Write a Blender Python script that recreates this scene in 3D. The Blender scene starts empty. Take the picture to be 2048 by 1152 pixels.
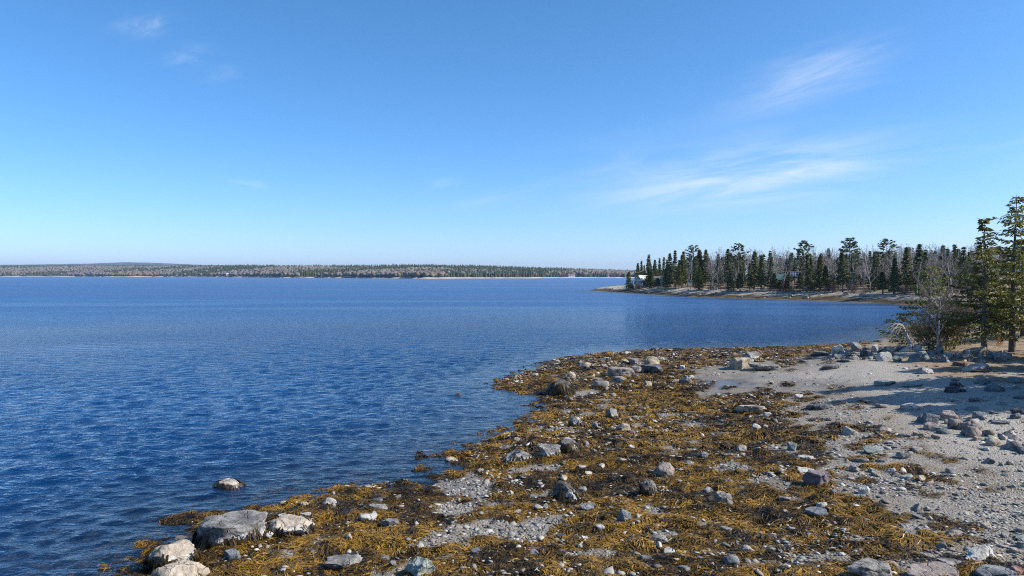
import bpy, math, random
import numpy as np
from mathutils import Vector

# ------------------------------------------------------------------ camera, sky, sun, exposure
scene = bpy.context.scene
COL = scene.collection
R = math.radians
CAM_H, PITCH, FPX = 8.0, R(1.08), 1384.0          # metres, radians, focal length for a 2048 px wide frame
cam_data = bpy.data.cameras.new('camera')
cam_data.sensor_width = 36.0
cam_data.lens = 36.0 * FPX / 2048.0
cam_data.clip_start = 0.1
cam_data.clip_end = 40000.0
cam = bpy.data.objects.new('camera', cam_data)
COL.objects.link(cam)
cam.location = (0, 0, CAM_H)
cam.rotation_euler = (math.pi / 2 - PITCH, 0, 0)
scene.camera = cam

SUN_EL = R(40)
SUN_AZ = R(101)                                    # clockwise from +Y: sun to the right, a little behind the camera
sun_vec = Vector((math.sin(SUN_AZ) * math.cos(SUN_EL), math.cos(SUN_AZ) * math.cos(SUN_EL), math.sin(SUN_EL)))
sun_data = bpy.data.lights.new('sun', 'SUN')
sun_data.energy = 5.0
sun_data.angle = R(0.53)
sun_data.color = (1.0, 0.94, 0.84)
sun = bpy.data.objects.new('sun', sun_data)
COL.objects.link(sun)
sun.rotation_euler = sun_vec.to_track_quat('Z', 'Y').to_euler()
sun.location = (60, -20, 60)

scene.view_settings.view_transform = 'Standard'
scene.view_settings.look = 'None'
scene.view_settings.exposure = 0.54
scene.view_settings.gamma = 1.0
scene.view_settings.use_curve_mapping = False
scene.render.engine = 'CYCLES'
scene.cycles.max_bounces = 6
scene.cycles.diffuse_bounces = 2
scene.cycles.glossy_bounces = 2
scene.cycles.transparent_max_bounces = 6
scene.cycles.volume_bounces = 0
scene.cycles.use_denoising = False
scene.cycles.filter_width = 1.1
scene.cycles.caustics_reflective = False
scene.cycles.caustics_refractive = False


class NT:
    """tiny node-tree builder"""
    def __init__(self, tree):
        self.t = tree
        tree.nodes.clear()

    def n(self, kind, **kw):
        nd = self.t.nodes.new(kind)
        for k, v in kw.items():
            if k.startswith('i_'):
                key = k[2:]
                key = int(key) if key.isdigit() else key.replace('_', ' ')
                self.put(nd.inputs[key], v)
            else:
                setattr(nd, k, v)
        return nd

    def put(self, sock, v):
        if isinstance(v, bpy.types.NodeSocket):
            self.t.links.new(v, sock)
        elif v is not None:
            sock.default_value = v

    def math(self, op, a, b=None, c=None, clamp=False):
        nd = self.t.nodes.new('ShaderNodeMath')
        nd.operation = op
        nd.use_clamp = clamp
        for i, v in enumerate((a, b, c)):
            if v is not None:
                self.put(nd.inputs[i], v)
        return nd.outputs[0]

    def mix(self, fac, a, b, mode='MIX'):
        nd = self.t.nodes.new('ShaderNodeMix')
        nd.data_type = 'RGBA'
        nd.blend_type = mode
        nd.clamp_factor = True
        self.put(nd.inputs[0], fac)
        self.put(nd.inputs[6], a if not isinstance(a, tuple) else (*a, 1)[:4])
        self.put(nd.inputs[7], b if not isinstance(b, tuple) else (*b, 1)[:4])
        return nd.outputs[2]

    def noise(self, vec, scale, detail=4, rough=0.55, dist=0.0):
        nd = self.n('ShaderNodeTexNoise')
        if vec is not None:
            self.put(nd.inputs['Vector'], vec)
        nd.inputs['Scale'].default_value = scale
        nd.inputs['Detail'].default_value = detail
        nd.inputs['Roughness'].default_value = rough
        nd.inputs['Distortion'].default_value = dist
        return nd.outputs['Fac']

    def ramp(self, fac, stops):
        nd = self.n('ShaderNodeValToRGB')
        self.put(nd.inputs[0], fac)
        e = nd.color_ramp.elements
        while len(e) < len(stops):
            e.new(0.5)
        for el, (p, c) in zip(e, stops):
            el.position = p
            el.color = (*c, 1) if isinstance(c, tuple) else (c, c, c, 1)
        return nd.outputs[0]

    def smooth(self, v, lo, hi):
        nd = self.n('ShaderNodeMapRange', interpolation_type='SMOOTHSTEP')
        self.put(nd.inputs[0], v)
        nd.inputs[1].default_value = lo
        nd.inputs[2].default_value = hi
        return nd.outputs[0]


# ---- world: Nishita sky with thin cirrus (laid out by direction)
world = bpy.data.worlds.new('World')
scene.world = world
world.use_nodes = True
w = NT(world.node_tree)
sky = w.n('ShaderNodeTexSky', sky_type='NISHITA')
sky.sun_disc = False
sky.sun_elevation = SUN_EL
sky.sun_rotation = SUN_AZ
sky.altitude = 10
sky.air_density = 0.75
sky.dust_density = 0.55
sky.ozone_density = 7.0
hs = w.n('ShaderNodeHueSaturation')
hs.inputs['Saturation'].default_value = 1.12
hs.inputs['Hue'].default_value = 0.492
hs.inputs['Value'].default_value = 1.04
w.put(hs.inputs['Color'], sky.outputs[0])
tc = w.n('ShaderNodeTexCoord')
sep = w.n('ShaderNodeSeparateXYZ')
w.put(sep.inputs[0], tc.outputs['Generated'])
dx, dy, dz = sep.outputs
yy = w.math('MAXIMUM', dy, 0.05)
U = w.math('DIVIDE', dx, yy)
V = w.math('DIVIDE', dz, yy)
front = w.smooth(dy, 0.1, 0.3)


def cirrus(u0, v0, ru, rv, tilt, amount, nscale, seed, stretch=7.0):
    du = w.math('SUBTRACT', U, u0)
    dv = w.math('SUBTRACT', V, v0)
    c, s = math.cos(tilt), math.sin(tilt)
    a = w.math('ADD', w.math('MULTIPLY', du, c), w.math('MULTIPLY', dv, s))
    b = w.math('SUBTRACT', w.math('MULTIPLY', dv, c), w.math('MULTIPLY', du, s))
    qa = w.math('DIVIDE', a, ru)
    qb = w.math('DIVIDE', b, rv)
    q = w.math('ADD', w.math('MULTIPLY', qa, qa), w.math('MULTIPLY', qb, qb))
    env = w.math('EXPONENT', w.math('MULTIPLY', q, -1.2))
    cmb = w.n('ShaderNodeCombineXYZ')
    w.put(cmb.inputs[0], w.math('MULTIPLY', a, nscale / stretch))
    w.put(cmb.inputs[1], w.math('MULTIPLY', b, nscale))
    cmb.inputs[2].default_value = seed
    nz = w.noise(cmb.outputs[0], 1.0, 7, 0.6, 0.6)
    body = w.smooth(nz, 0.32, 0.78)
    return w.math('MULTIPLY', w.math('MULTIPLY', env, body), amount)


def uv_px(px, py):
    v = (576 - py) / FPX
    return (px - 1024) / FPX, math.tan(math.atan(v) - PITCH)


clouds = None
for (px, py, rx, ry, tilt, amt, ns, sd, st) in (
        (1530, 350, 320, 58, 8, 0.80, 34, 1.7, 8), (1400, 335, 230, 66, 6, 0.45, 24, 5.1, 5), (1470, 372, 170, 24, 8, 0.45, 34, 2.6, 7), (1600, 345, 150, 22, 9, 0.45, 40, 8.8, 8),
        (1640, 135, 130, 40, 18, 0.55, 44, 3.3, 9), (1630, 175, 170, 30, 13, 0.30, 40, 6.1, 9), (1540, 190, 150, 50, 14, 0.16, 24, 2.2, 6),
        (300, 50, 60, 22, 5, 0.40, 40, 4.4, 3), (385, 112, 45, 22, 5, 0.34, 40, 7.4, 3), (445, 150, 40, 20, 5, 0.22, 40, 9.9, 3), (500, 368, 45, 8, -5, 0.40, 60, 1.1, 4),
        (882, 366, 32, 11, 5, 0.34, 60, 2.9, 3), (960, 400, 60, 12, 15, 0.2, 50, 5.9, 5), (1930, 560, 200, 12, 6, 0.1, 40, 3.9, 8),
        (1050, 385, 120, 16, 12, 0.16, 40, 6.6, 6), (2300, 250, 300, 50, 10, 0.4, 26, 4.9, 7), (-350, 180, 250, 40, 6, 0.3, 26, 8.1, 6)):
    u0, v0 = uv_px(px, py)
    cl = cirrus(u0, v0, rx / FPX, ry / FPX, R(tilt), amt, ns, sd, st)
    clouds = cl if clouds is None else w.math('ADD', clouds, cl)
clouds = w.math('MULTIPLY', w.math('MULTIPLY', clouds, front), .78, clamp=True)
CLOUDCOL = (4.6, 5.0, 5.5, 1)
sc_ = w.n('ShaderNodeSeparateColor', i_Color=hs.outputs[0])
g_ = sc_.outputs[1]
g2 = w.math('SUBTRACT', g_, w.math('MULTIPLY', w.math('MULTIPLY', g_, g_), .017))
cc_ = w.n('ShaderNodeCombineColor')
w.put(cc_.inputs[0], sc_.outputs[0]); w.put(cc_.inputs[1], g2); w.put(cc_.inputs[2], sc_.outputs[2])
skymix = w.mix(clouds, cc_.outputs[0], CLOUDCOL)
bg = w.n('ShaderNodeBackground')
w.put(bg.inputs['Color'], skymix)
bg.inputs['Strength'].default_value = 0.14
out = w.n('ShaderNodeOutputWorld')
w.put(out.inputs['Surface'], bg.outputs[0])

# ------------------------------------------------------------------ helpers
rng = np.random.default_rng(7)
random.seed(7)


def sstep(a, b, x):
    t = np.clip((x - a) / (b - a), 0, 1)
    return t * t * (3 - 2 * t)


_tab = np.random.default_rng(11).random((256, 256))


def vnoise(x, y):
    xi = np.floor(x).astype(int); yi = np.floor(y).astype(int)
    fx = x - xi; fy = y - yi
    fx = fx * fx * (3 - 2 * fx); fy = fy * fy * (3 - 2 * fy)
    a = _tab[xi & 255, yi & 255]; b = _tab[(xi + 1) & 255, yi & 255]
    c = _tab[xi & 255, (yi + 1) & 255]; d = _tab[(xi + 1) & 255, (yi + 1) & 255]
    return (a * (1 - fx) + b * fx) * (1 - fy) + (c * (1 - fx) + d * fx) * fy


def fbm(x, y, octaves=4, gain=0.5):
    x = np.asarray(x, float); y = np.asarray(y, float)
    t = np.zeros(np.broadcast(x, y).shape); amp = 1.0; tot = 0.0
    for o in range(octaves):
        t += amp * vnoise(x * 2 ** o + 17.3 * o, y * 2 ** o + 9.1 * o)
        tot += amp; amp *= gain
    return t / tot


def mesh(name, V, F, smooth=False, mat=None, attrs=None):
    """V (n,3); F an (m,k) int array or a list of faces"""
    me = bpy.data.meshes.new(name)
    V = np.asarray(V, np.float32)
    if isinstance(F, np.ndarray):
        k = F.shape[1]
        me.vertices.add(len(V)); me.vertices.foreach_set('co', V.ravel())
        me.loops.add(F.size); me.loops.foreach_set('vertex_index', F.astype(np.int32).ravel())
        me.polygons.add(len(F))
        me.polygons.foreach_set('loop_start', np.arange(0, F.size, k, dtype=np.int32))
        me.update(calc_edges=True)
    else:
        me.from_pydata(V.tolist(), [], [tuple(int(i) for i in f) for f in F])
    if smooth:
        me.polygons.foreach_set('use_smooth', np.ones(len(me.polygons), bool))
    for an, av in (attrs or {}).items():
        av = np.asarray(av, np.float32)
        if av.ndim == 1:
            at = me.attributes.new(an, 'FLOAT', 'POINT'); at.data.foreach_set('value', av)
        else:
            if av.shape[1] == 3:
                av = np.concatenate([av, np.ones((len(av), 1), np.float32)], 1)
            at = me.attributes.new(an, 'FLOAT_COLOR', 'POINT'); at.data.foreach_set('color', av.ravel())
    if mat:
        me.materials.append(mat)
    me.update()
    return me


def link(name, data, parent=None, loc=None, rz=None, scale=None):
    o = bpy.data.objects.new(name, data)
    COL.objects.link(o)
    if parent is not None:
        o.parent = parent
    if loc is not None:
        o.location = loc
    if rz is not None:
        o.rotation_euler = (0, 0, rz)
    if scale is not None:
        o.scale = scale if hasattr(scale, '__len__') else (scale,) * 3
    return o


def tag(o, label, cat, group=None, kind=None):
    o['label'] = label
    o['category'] = cat
    if group:
        o['group'] = group
    if kind:
        o['kind'] = kind
    return o


def structure(o):
    o['kind'] = 'structure'
    return o


class MB:
    """mixed-face mesh collector with a vertex tint"""
    def __init__(self):
        self.v = []; self.f = []; self.c = []

    def add(self, verts, faces, col=(1, 1, 1)):
        b = len(self.v)
        self.v.extend([tuple(p) for p in verts])
        self.f.extend([tuple(i + b for i in f) for f in faces])
        self.c.extend([col] * len(verts))

    def box(self, x0, x1, y0, y1, z0, z1, col=(1, 1, 1)):
        self.add([(x0, y0, z0), (x1, y0, z0), (x1, y1, z0), (x0, y1, z0), (x0, y0, z1), (x1, y0, z1), (x1, y1, z1), (x0, y1, z1)],
                 [(3, 2, 1, 0), (4, 5, 6, 7), (0, 1, 5, 4), (1, 2, 6, 5), (2, 3, 7, 6), (3, 0, 4, 7)], col)

    def tube(self, pts, rads, n=6, col=(1, 1, 1), cap=True):
        pts = [Vector(p) for p in pts]
        rings = []
        for i, p in enumerate(pts):
            d = (pts[min(i + 1, len(pts) - 1)] - pts[max(i - 1, 0)])
            d = d.normalized() if d.length > 1e-9 else Vector((0, 0, 1))
            a = d.cross(Vector((0.3, 0.9, 0.1))) if abs(d.z) > 0.7 else d.cross(Vector((0, 0, 1)))
            a.normalize(); b = d.cross(a)
            rings.append([p + (a * math.cos(2 * math.pi * k / n) + b * math.sin(2 * math.pi * k / n)) * rads[i] for k in range(n)])
        vs = [q for r_ in rings for q in r_]
        fs = []
        for i in range(len(pts) - 1):
            for k in range(n):
                fs.append((i * n + k, i * n + (k + 1) % n, (i + 1) * n + (k + 1) % n, (i + 1) * n + k))
        if cap:
            fs.append(tuple(range(n))[::-1]); fs.append(tuple((len(pts) - 1) * n + k for k in range(n)))
        self.add(vs, fs, col)

    def tri(self, a, b, c, col):
        self.add([a, b, c], [(0, 1, 2)], col)

    def mesh(self, name, mat, smooth=False):
        return mesh(name, np.array(self.v, float), self.f, smooth, mat, {'tint': np.array(self.c, float)})


# ------------------------------------------------------------------ land outline and height
def px_ray(px, py):
    u = (px - 1024) / FPX; v = (576 - py) / FPX
    return np.array([u, math.cos(PITCH) + v * math.sin(PITCH), -math.sin(PITCH) + v * math.cos(PITCH)])


def at_z(px, py, z=0.0):
    d = px_ray(px, py)
    t = (z - CAM_H) / d[2]
    return np.array([d[0] * t, d[1] * t])


shore_px = [(300, 1152), (335, 1090), (385, 1062), (402, 1042), (520, 1022), (560, 1010), (650, 985), (720, 974), (800, 966), (855, 962),
            (900, 944), (893, 922), (940, 902), (1010, 876), (1060, 852), (1096, 832), (1105, 815), (1097, 792), (1078, 783), (1030, 776),
            (1014, 764), (1058, 748), (1082, 735), (1140, 718), (1230, 705), (1300, 700.5), (1400, 698), (1500, 697), (1600, 695), (1700, 690),
            (1745, 685), (1768, 673), (1800, 664), (1775, 657), (1800, 652), (1850, 649), (1900, 640), (1990, 628), (1930, 617), (1830, 611), (1750, 606), (1650, 602),
            (1550, 599), (1450, 596), (1350, 592), (1290, 588), (1230, 584.5), (1175, 581)]
shore = [at_z(*p) for p in shore_px]
land_poly = np.array([(-14, -30), (-11.5, 6)] + [tuple(p) for p in shore] +
                     [(48, 372), (75, 385), (110, 400), (170, 440), (260, 520), (420, 640), (900, 900), (900, -30)], float)


def sdf(poly, x, y):
    """signed distance, positive inside"""
    x = np.asarray(x, float).ravel(); y = np.asarray(y, float).ravel()
    out_ = np.empty(len(x))
    A = poly; B = np.roll(poly, -1, 0)
    for s in range(0, len(x), 40000):
        px, py = x[s:s + 40000, None], y[s:s + 40000, None]
        ex, ey = (B - A)[:, 0], (B - A)[:, 1]
        wx, wy = px - A[:, 0], py - A[:, 1]
        t = np.clip((wx * ex + wy * ey) / (ex * ex + ey * ey + 1e-12), 0, 1)
        d2 = (wx - t * ex) ** 2 + (wy - t * ey) ** 2
        cond = (A[:, 1] > py) != (B[:, 1] > py)
        xin = A[:, 0] + (py - A[:, 1]) * ex / np.where(np.abs(ey) < 1e-12, 1e-12, ey)
        inside = (np.sum(cond & (px < xin), 1) % 2) == 1
        out_[s:s + 40000] = np.sqrt(d2.min(1)) * np.where(inside, 1, -1)
    return out_


def base_z(x, y, s=None):
    x = np.asarray(x, float).ravel(); y = np.asarray(y, float).ravel()
    if s is None:
        s = sdf(land_poly, x, y)
    zn = np.interp(s, [-60, -20, -6, 0, 3, 9, 16, 22, 27, 60, 200], [-4, -2.0, -.5, 0, .2, .6, 1.25, 1.9, 2.25, 2.8, 5])
    zf = np.interp(s, [-60, -15, 0, 3, 7, 12, 20, 60, 200], [-5, -2.5, 0, .6, 1.5, 2.3, 3.0, 5.0, 9])
    t = sstep(84, 125, y)
    z = zn * (1 - t) + zf * t
    z += (fbm(x * .12 + 5, y * .12, 3) - .5) * .35 * sstep(-3, 4, s)
    z += 1.5 * np.exp(-(((x - 47) / 13) ** 2 + ((y - 63) / 12) ** 2)) * sstep(1, 9, s)      # the wooded knoll behind the bank
    return z


def hit(px, py, zfun=base_z):
    """where the ray of a picture point meets the ground (or the water)"""
    d = px_ray(px, py)
    ts = np.geomspace(8, 900, 900)
    zz = np.maximum(zfun(d[0] * ts, d[1] * ts), 0.0)
    below = (CAM_H + d[2] * ts) <= zz
    i = int(np.argmax(below)) if below.any() else len(ts) - 1
    t = ts[i]
    return np.array([d[0] * t, d[1] * t, zz[i]])


weed_px = [(200, 1300), (298, 1152), (335, 1088), (400, 1040), (560, 1008), (800, 964), (900, 940), (893, 920), (1010, 874), (1096, 832), (1105, 812),
           (1078, 782), (1014, 764), (1082, 734), (1140, 717), (1300, 700), (1600, 694.5), (1690, 690.5), (1660, 703), (1580, 716), (1500, 728), (1400, 738), (1385, 765), (1400, 790),
           (1540, 788), (1585, 830), (1625, 880), (1640, 930), (1720, 955), (1700, 1005), (1740, 1050), (1780, 1110), (1840, 1180), (1900, 1300)]
weed_poly = np.array([hit(*p)[:2] for p in weed_px])
# open sand and gravel patches in the weed (picture centre and half-sizes, laid out on the ground)
patch_px = [(990, 1060, 95, 22, 1), (925, 975, 62, 20, 1), (1065, 1050, 70, 15, 1), (915, 1020, 42, 20, 1), (885, 1085, 50, 14, 1), (1190, 1108, 110, 13, .8), (1080, 938, 55, 7, 1),
            (1320, 832, 120, 6, .9), (1465, 752, 75, 20, 1), (1172, 787, 42, 7, 1), (1335, 1072, 70, 14, .9), (900, 1120, 45, 10, .8), (1345, 903, 65, 13, .6), (1460, 935, 65, 16, .75),
            (1545, 965, 55, 30, .8), (1560, 1095, 60, 14, .6), (1220, 800, 60, 5, .8), (1180, 830, 50, 5, .7), (1420, 850, 80, 9, .5), (1570, 905, 50, 16, .6), (830, 1040, 30, 10, .5), (1240, 985, 40, 7, .4),
            (1600, 1000, 30, 18, .7), (1480, 1140, 60, 12, .6), (1010, 895, 30, 8, .8), (1130, 860, 60, 6, .7), (1000, 1130, 90, 10, .7)]
patches = []
for (a, b, rx, ry, k) in patch_px:
    c = hit(a, b)
    ex = np.linalg.norm(hit(a + rx, b)[:2] - c[:2]); ey = abs(hit(a, b - ry)[1] - c[1])
    patches.append((c[0], c[1], ex, ey, k))
pool_c = hit(1440, 768)


def weed_cover(x, y):
    x = np.asarray(x, float).ravel(); y = np.asarray(y, float).ravel()
    d = sdf(weed_poly, x, y)
    d = d + (fbm(x * .7, y * .7, 4) - .5) * 3.2 + (fbm(x * .22 + 3, y * .22, 2) - .5) * 3.0
    m = sstep(-.35, .55, d)
    m = np.maximum(m, .9 * sstep(-6.5, -.5, d) * sstep(.54, .60, fbm(x * 1.1 + 8, y * 1.1 + 61, 4)))
    for (cx, cy, ex, ey, k) in patches:
        q = np.sqrt(((x - cx) / ex) ** 2 + ((y - cy) / ey) ** 2) / (1.15 if k == 1 else .72) + (fbm(x * 1.3 + 40, y * 1.3, 4) - .5) * 1.3
        m *= 1 - k * (1 - sstep(.72, 1.05, q))
    m *= 1 - .8 * sstep(.64, .73, fbm(x * .9 + 71, y * .9 + 13, 4))
    # seaweed fringe on the far point and across the cove: low ground only
    s = sdf(land_poly, x, y)
    far = sstep(80, 96, y)
    zf = base_z(x, y, s)
    m = np.maximum(m, .95 * sstep(-5.5, -.3, s) * (s < .5) * sstep(.47, .56, fbm(x * .8 + 90, y * .8, 3)))
    fm = sstep(-.3, .1, zf) * (1 - sstep(.85, 1.3, zf + (fbm(x * .15, y * .3, 3) - .5) * 1.1))
    return m * (1 - far) + fm * far


def land_z(x, y, weed=None, s=None):
    x = np.asarray(x, float).ravel(); y = np.asarray(y, float).ravel()
    if s is None:
        s = sdf(land_poly, x, y)
    z = base_z(x, y, s)
    if weed is None:
        weed = weed_cover(x, y)
    near = 1 - sstep(70, 100, y)
    z += near * weed * ((fbm(x * 1.7 + 9, y * 1.7, 3) - .45) * .42)
    z += near * (fbm(x * 3.1, y * 3.1 + 4, 2) - .5) * .06
    far = sstep(80, 100, y) * sstep(0, 3, s)
    z += far * ((fbm(x * .25 + 2, y * .25, 3) - .5) * .8) * (1 - .5 * sstep(14, 20, s))
    return z

# ------------------------------------------------------------------ materials
def material(name):
    m = bpy.data.materials.new(name)
    m.use_nodes = True
    return m, NT(m.node_tree)


def finish(nt, color, rough=0.8, bump=None, strength=0.4, dist=0.02, spec=0.3, extra=None):
    p = nt.n('ShaderNodeBsdfPrincipled')
    nt.put(p.inputs['Base Color'], color if not isinstance(color, tuple) else (*color, 1)[:4])
    nt.put(p.inputs['Roughness'], rough)
    nt.put(p.inputs['Specular IOR Level'], spec)
    if bump is not None:
        b = nt.n('ShaderNodeBump')
        nt.put(b.inputs['Height'], bump)
        nt.put(b.inputs['Strength'], strength)
        b.inputs['Distance'].default_value = dist
        nt.put(p.inputs['Normal'], b.outputs[0])
    o = nt.n('ShaderNodeOutputMaterial')
    nt.put(o.inputs['Surface'], p.outputs[0])
    return p


def attr(nt, name):
    return nt.n('ShaderNodeAttribute', attribute_name=name)


def objpos(nt):
    return nt.n('ShaderNodeTexCoord').outputs['Object']


def ground_material():
    m, nt = material('beach_ground')
    pos = objpos(nt)
    weed = attr(nt, 'weed').outputs['Fac']
    dry = attr(nt, 'dry').outputs['Fac']
    wet = attr(nt, 'wet').outputs['Fac']
    veg = attr(nt, 'veg').outputs['Fac']
    ledge = attr(nt, 'ledge').outputs['Fac']
    big = nt.noise(pos, .35, 5, .6)
    mid = nt.noise(pos, 2.2, 5, .65)
    fine = nt.noise(pos, 14, 4, .7)
    vor = nt.n('ShaderNodeTexVoronoi', i_Scale=13.0, i_Vector=pos)
    vor2 = nt.n('ShaderNodeTexVoronoi', i_Scale=30.0, i_Vector=pos)
    cell = nt.n('ShaderNodeSeparateColor', i_Color=vor.outputs['Color']).outputs[0]
    cell2 = nt.n('ShaderNodeSeparateColor', i_Color=vor2.outputs['Color']).outputs[1]
    peb = nt.ramp(cell, [(0, (.08, .072, .06)), (.35, (.20, .18, .15)), (.7, (.34, .31, .27)), (1, (.50, .46, .40))])
    peb2 = nt.ramp(cell2, [(0, (.10, .09, .075)), (.5, (.23, .21, .18)), (1, (.42, .39, .34))])
    gravel = nt.mix(.5, peb, peb2)
    sand = nt.ramp(fine, [(.3, (.13, .11, .085)), (.55, (.22, .195, .155)), (.75, (.33, .295, .24))])
    drycol = nt.ramp(nt.math('ADD', nt.math('MULTIPLY', fine, .6), nt.math('MULTIPLY', cell2, .4)), [(.25, (.33, .31, .27)), (.5, (.47, .445, .395)), (.75, (.61, .58, .52))])
    col = nt.mix(nt.smooth(mid, .42, .6), sand, gravel)
    drycol = nt.mix(nt.smooth(big, .38, .62), nt.mix(1.0, drycol, (.70, .68, .64), 'MULTIPLY'), drycol)
    col = nt.mix(nt.math('MULTIPLY', dry, .85), col, drycol)
    brown = nt.mix(nt.smooth(big, .4, .65), (.11, .075, .05), (.2, .155, .10))
    col = nt.mix(nt.math('MULTIPLY', nt.smooth(nt.math('ADD', big, nt.math('MULTIPLY', fine, .4)), .62, .85), .5), col, brown)
    col = nt.mix(nt.math('MULTIPLY', wet, .75), col, (.075, .07, .065))
    weedcol = nt.ramp(nt.math('ADD', nt.math('MULTIPLY', mid, .6), nt.math('MULTIPLY', fine, .4)), [(.3, (.016, .011, .004)), (.55, (.07, .042, .008)), (.75, (.15, .085, .014))])
    stain = nt.mix(nt.smooth(nt.noise(pos, .22, 6, .7), .4, .62), (.46, .40, .32), (.33, .28, .22))
    strata = nt.noise(nt.n('ShaderNodeMapping', i_Vector=pos, i_Scale=(.12, .3, 2.2)).outputs[0], 1.0, 5, .65)
    ledgecol = nt.mix(nt.smooth(strata, .50, .66), stain, (.15, .13, .11))
    ledgecol = nt.mix(nt.smooth(nt.noise(pos, .6, 4, .6), .58, .70), ledgecol, (.22, .15, .08))
    col = nt.mix(ledge, col, ledgecol)
    col = nt.mix(nt.math('MULTIPLY', weed, nt.smooth(mid, .02, .28)), col, weedcol)
    litter = nt.ramp(nt.noise(pos, .9, 5, .65), [(.3, (.11, .07, .04)), (.5, (.25, .175, .105)), (.7, (.38, .30, .18))])
    col = nt.mix(veg, col, litter)
    h = nt.math('ADD', nt.math('MULTIPLY', vor.outputs['Distance'], -1.0), nt.math('ADD', nt.math('MULTIPLY', vor2.outputs['Distance'], -.5), nt.math('MULTIPLY', mid, .8)))
    rough = nt.math('SUBTRACT', .85, nt.math('MULTIPLY', wet, .72))
    bstr = nt.math('SUBTRACT', .75, nt.math('MULTIPLY', wet, .7))
    finish(nt, col, rough, h, bstr, .05, .4)
    return m


def water_material():
    m, nt = material('sea_water')
    pos = objpos(nt)
    depth = attr(nt, 'depth').outputs['Fac']
    calm = nt.smooth(depth, .0, .9)
    geo = nt.n('ShaderNodeMapping', i_Vector=pos, i_Scale=(.55, 1.0, 1.0), i_Rotation=(0, 0, R(-14)))
    n1 = nt.noise(geo.outputs[0], 1.3, 3, .55, .4)
    n2 = nt.noise(geo.outputs[0], 4.2, 3, .55, .3)
    n3 = nt.noise(pos, 13, 2, .5)
    gust = nt.noise(nt.n('ShaderNodeMapping', i_Vector=pos, i_Scale=(.006, .022, 1), i_Rotation=(0, 0, R(8))).outputs[0], 1.0, 5, .62, .6)
    gustf = nt.smooth(gust, .36, .60)
    h = nt.math('ADD', nt.math('MULTIPLY', n1, WATER_N1), nt.math('ADD', nt.math('MULTIPLY', n2, WATER_N2), nt.math('MULTIPLY', n3, WATER_N3)))
    lod = attr(nt, 'ripple_sky_lod').outputs['Fac']
    h = nt.math('MULTIPLY', h, nt.math('ADD', .55, nt.math('MULTIPLY', gustf, .45)))
    h = nt.math('MULTIPLY', h, nt.math('SUBTRACT', 1.0, nt.math('MULTIPLY', lod, .12)))
    h = nt.math('MULTIPLY', h, nt.math('ADD', .35, nt.math('MULTIPLY', calm, .65)))
    b = nt.n('ShaderNodeBump', i_Height=h, i_Strength=1.0, i_Distance=1.0)
    fres = nt.n('ShaderNodeFresnel', i_IOR=1.333)
    nt.put(fres.inputs['Normal'], b.outputs[0])
    gl = nt.n('ShaderNodeBsdfGlossy', i_Color=(1, 1, 1, 1))
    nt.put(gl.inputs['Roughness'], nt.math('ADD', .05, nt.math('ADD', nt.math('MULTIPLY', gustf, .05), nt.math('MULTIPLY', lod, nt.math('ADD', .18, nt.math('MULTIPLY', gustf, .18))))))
    nt.put(gl.inputs['Normal'], b.outputs[0])
    body = nt.n('ShaderNodeBsdfDiffuse')
    nt.put(body.inputs['Color'], nt.mix(nt.math('MULTIPLY', lod, nt.math('ADD', .8, nt.math('MULTIPLY', gustf, .2))), WATER_BODY[:3], (.008, .075, .21)))  # blue of the reflected higher sky painted into the far body colour
    clear = nt.n('ShaderNodeBsdfTransparent', i_Color=(.72, .80, .82, 1))
    murk = nt.math('SUBTRACT', 1.0, nt.math('EXPONENT', nt.math('MULTIPLY', nt.math('MAXIMUM', depth, 0.0), -1.7)))
    under = nt.n('ShaderNodeMixShader')
    nt.put(under.inputs[0], murk); nt.put(under.inputs[1], clear.outputs[0]); nt.put(under.inputs[2], body.outputs[0])
    top = nt.n('ShaderNodeMixShader')
    nt.put(top.inputs[0], nt.math('MULTIPLY', fres.outputs[0], nt.math('SUBTRACT', 1.0, nt.math('MULTIPLY', lod, .5)))); nt.put(top.inputs[1], under.outputs[0]); nt.put(top.inputs[2], gl.outputs[0])  # true reflection weakened far out, where the painted sky blue stands in
    o = nt.n('ShaderNodeOutputMaterial', i_Surface=top.outputs[0])
    return m


WATER_N1, WATER_N2, WATER_N3 = .30, .135, .036
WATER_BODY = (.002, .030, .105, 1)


def tint_material(name, rough=.7, spec=.25, noise_scale=None, amount=.35, trans=0.0):
    """colour comes from each piece's own tint, varied by noise"""
    m, nt = material(name)
    t = attr(nt, 'tint').outputs['Color']
    col = t
    bump = None
    if noise_scale:
        nz = nt.noise(objpos(nt), noise_scale, 4, .65)
        col = nt.mix(1.0, t, nt.ramp(nz, [(.25, 1 - amount), (.75, 1 + 0 * amount)]), 'MULTIPLY')
        bump = nz
    p = finish(nt, col, rough, bump, .4, .02, spec)
    if trans:
        tr = nt.n('ShaderNodeBsdfTranslucent')
        nt.put(tr.inputs['Color'], col)
        mx = nt.n('ShaderNodeMixShader')
        mx.inputs[0].default_value = trans
        nt.put(mx.inputs[1], p.outputs[0]); nt.put(mx.inputs[2], tr.outputs[0])
        o = [n for n in nt.t.nodes if n.type == 'OUTPUT_MATERIAL'][0]
        nt.put(o.inputs['Surface'], mx.outputs[0])
    return m


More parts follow.
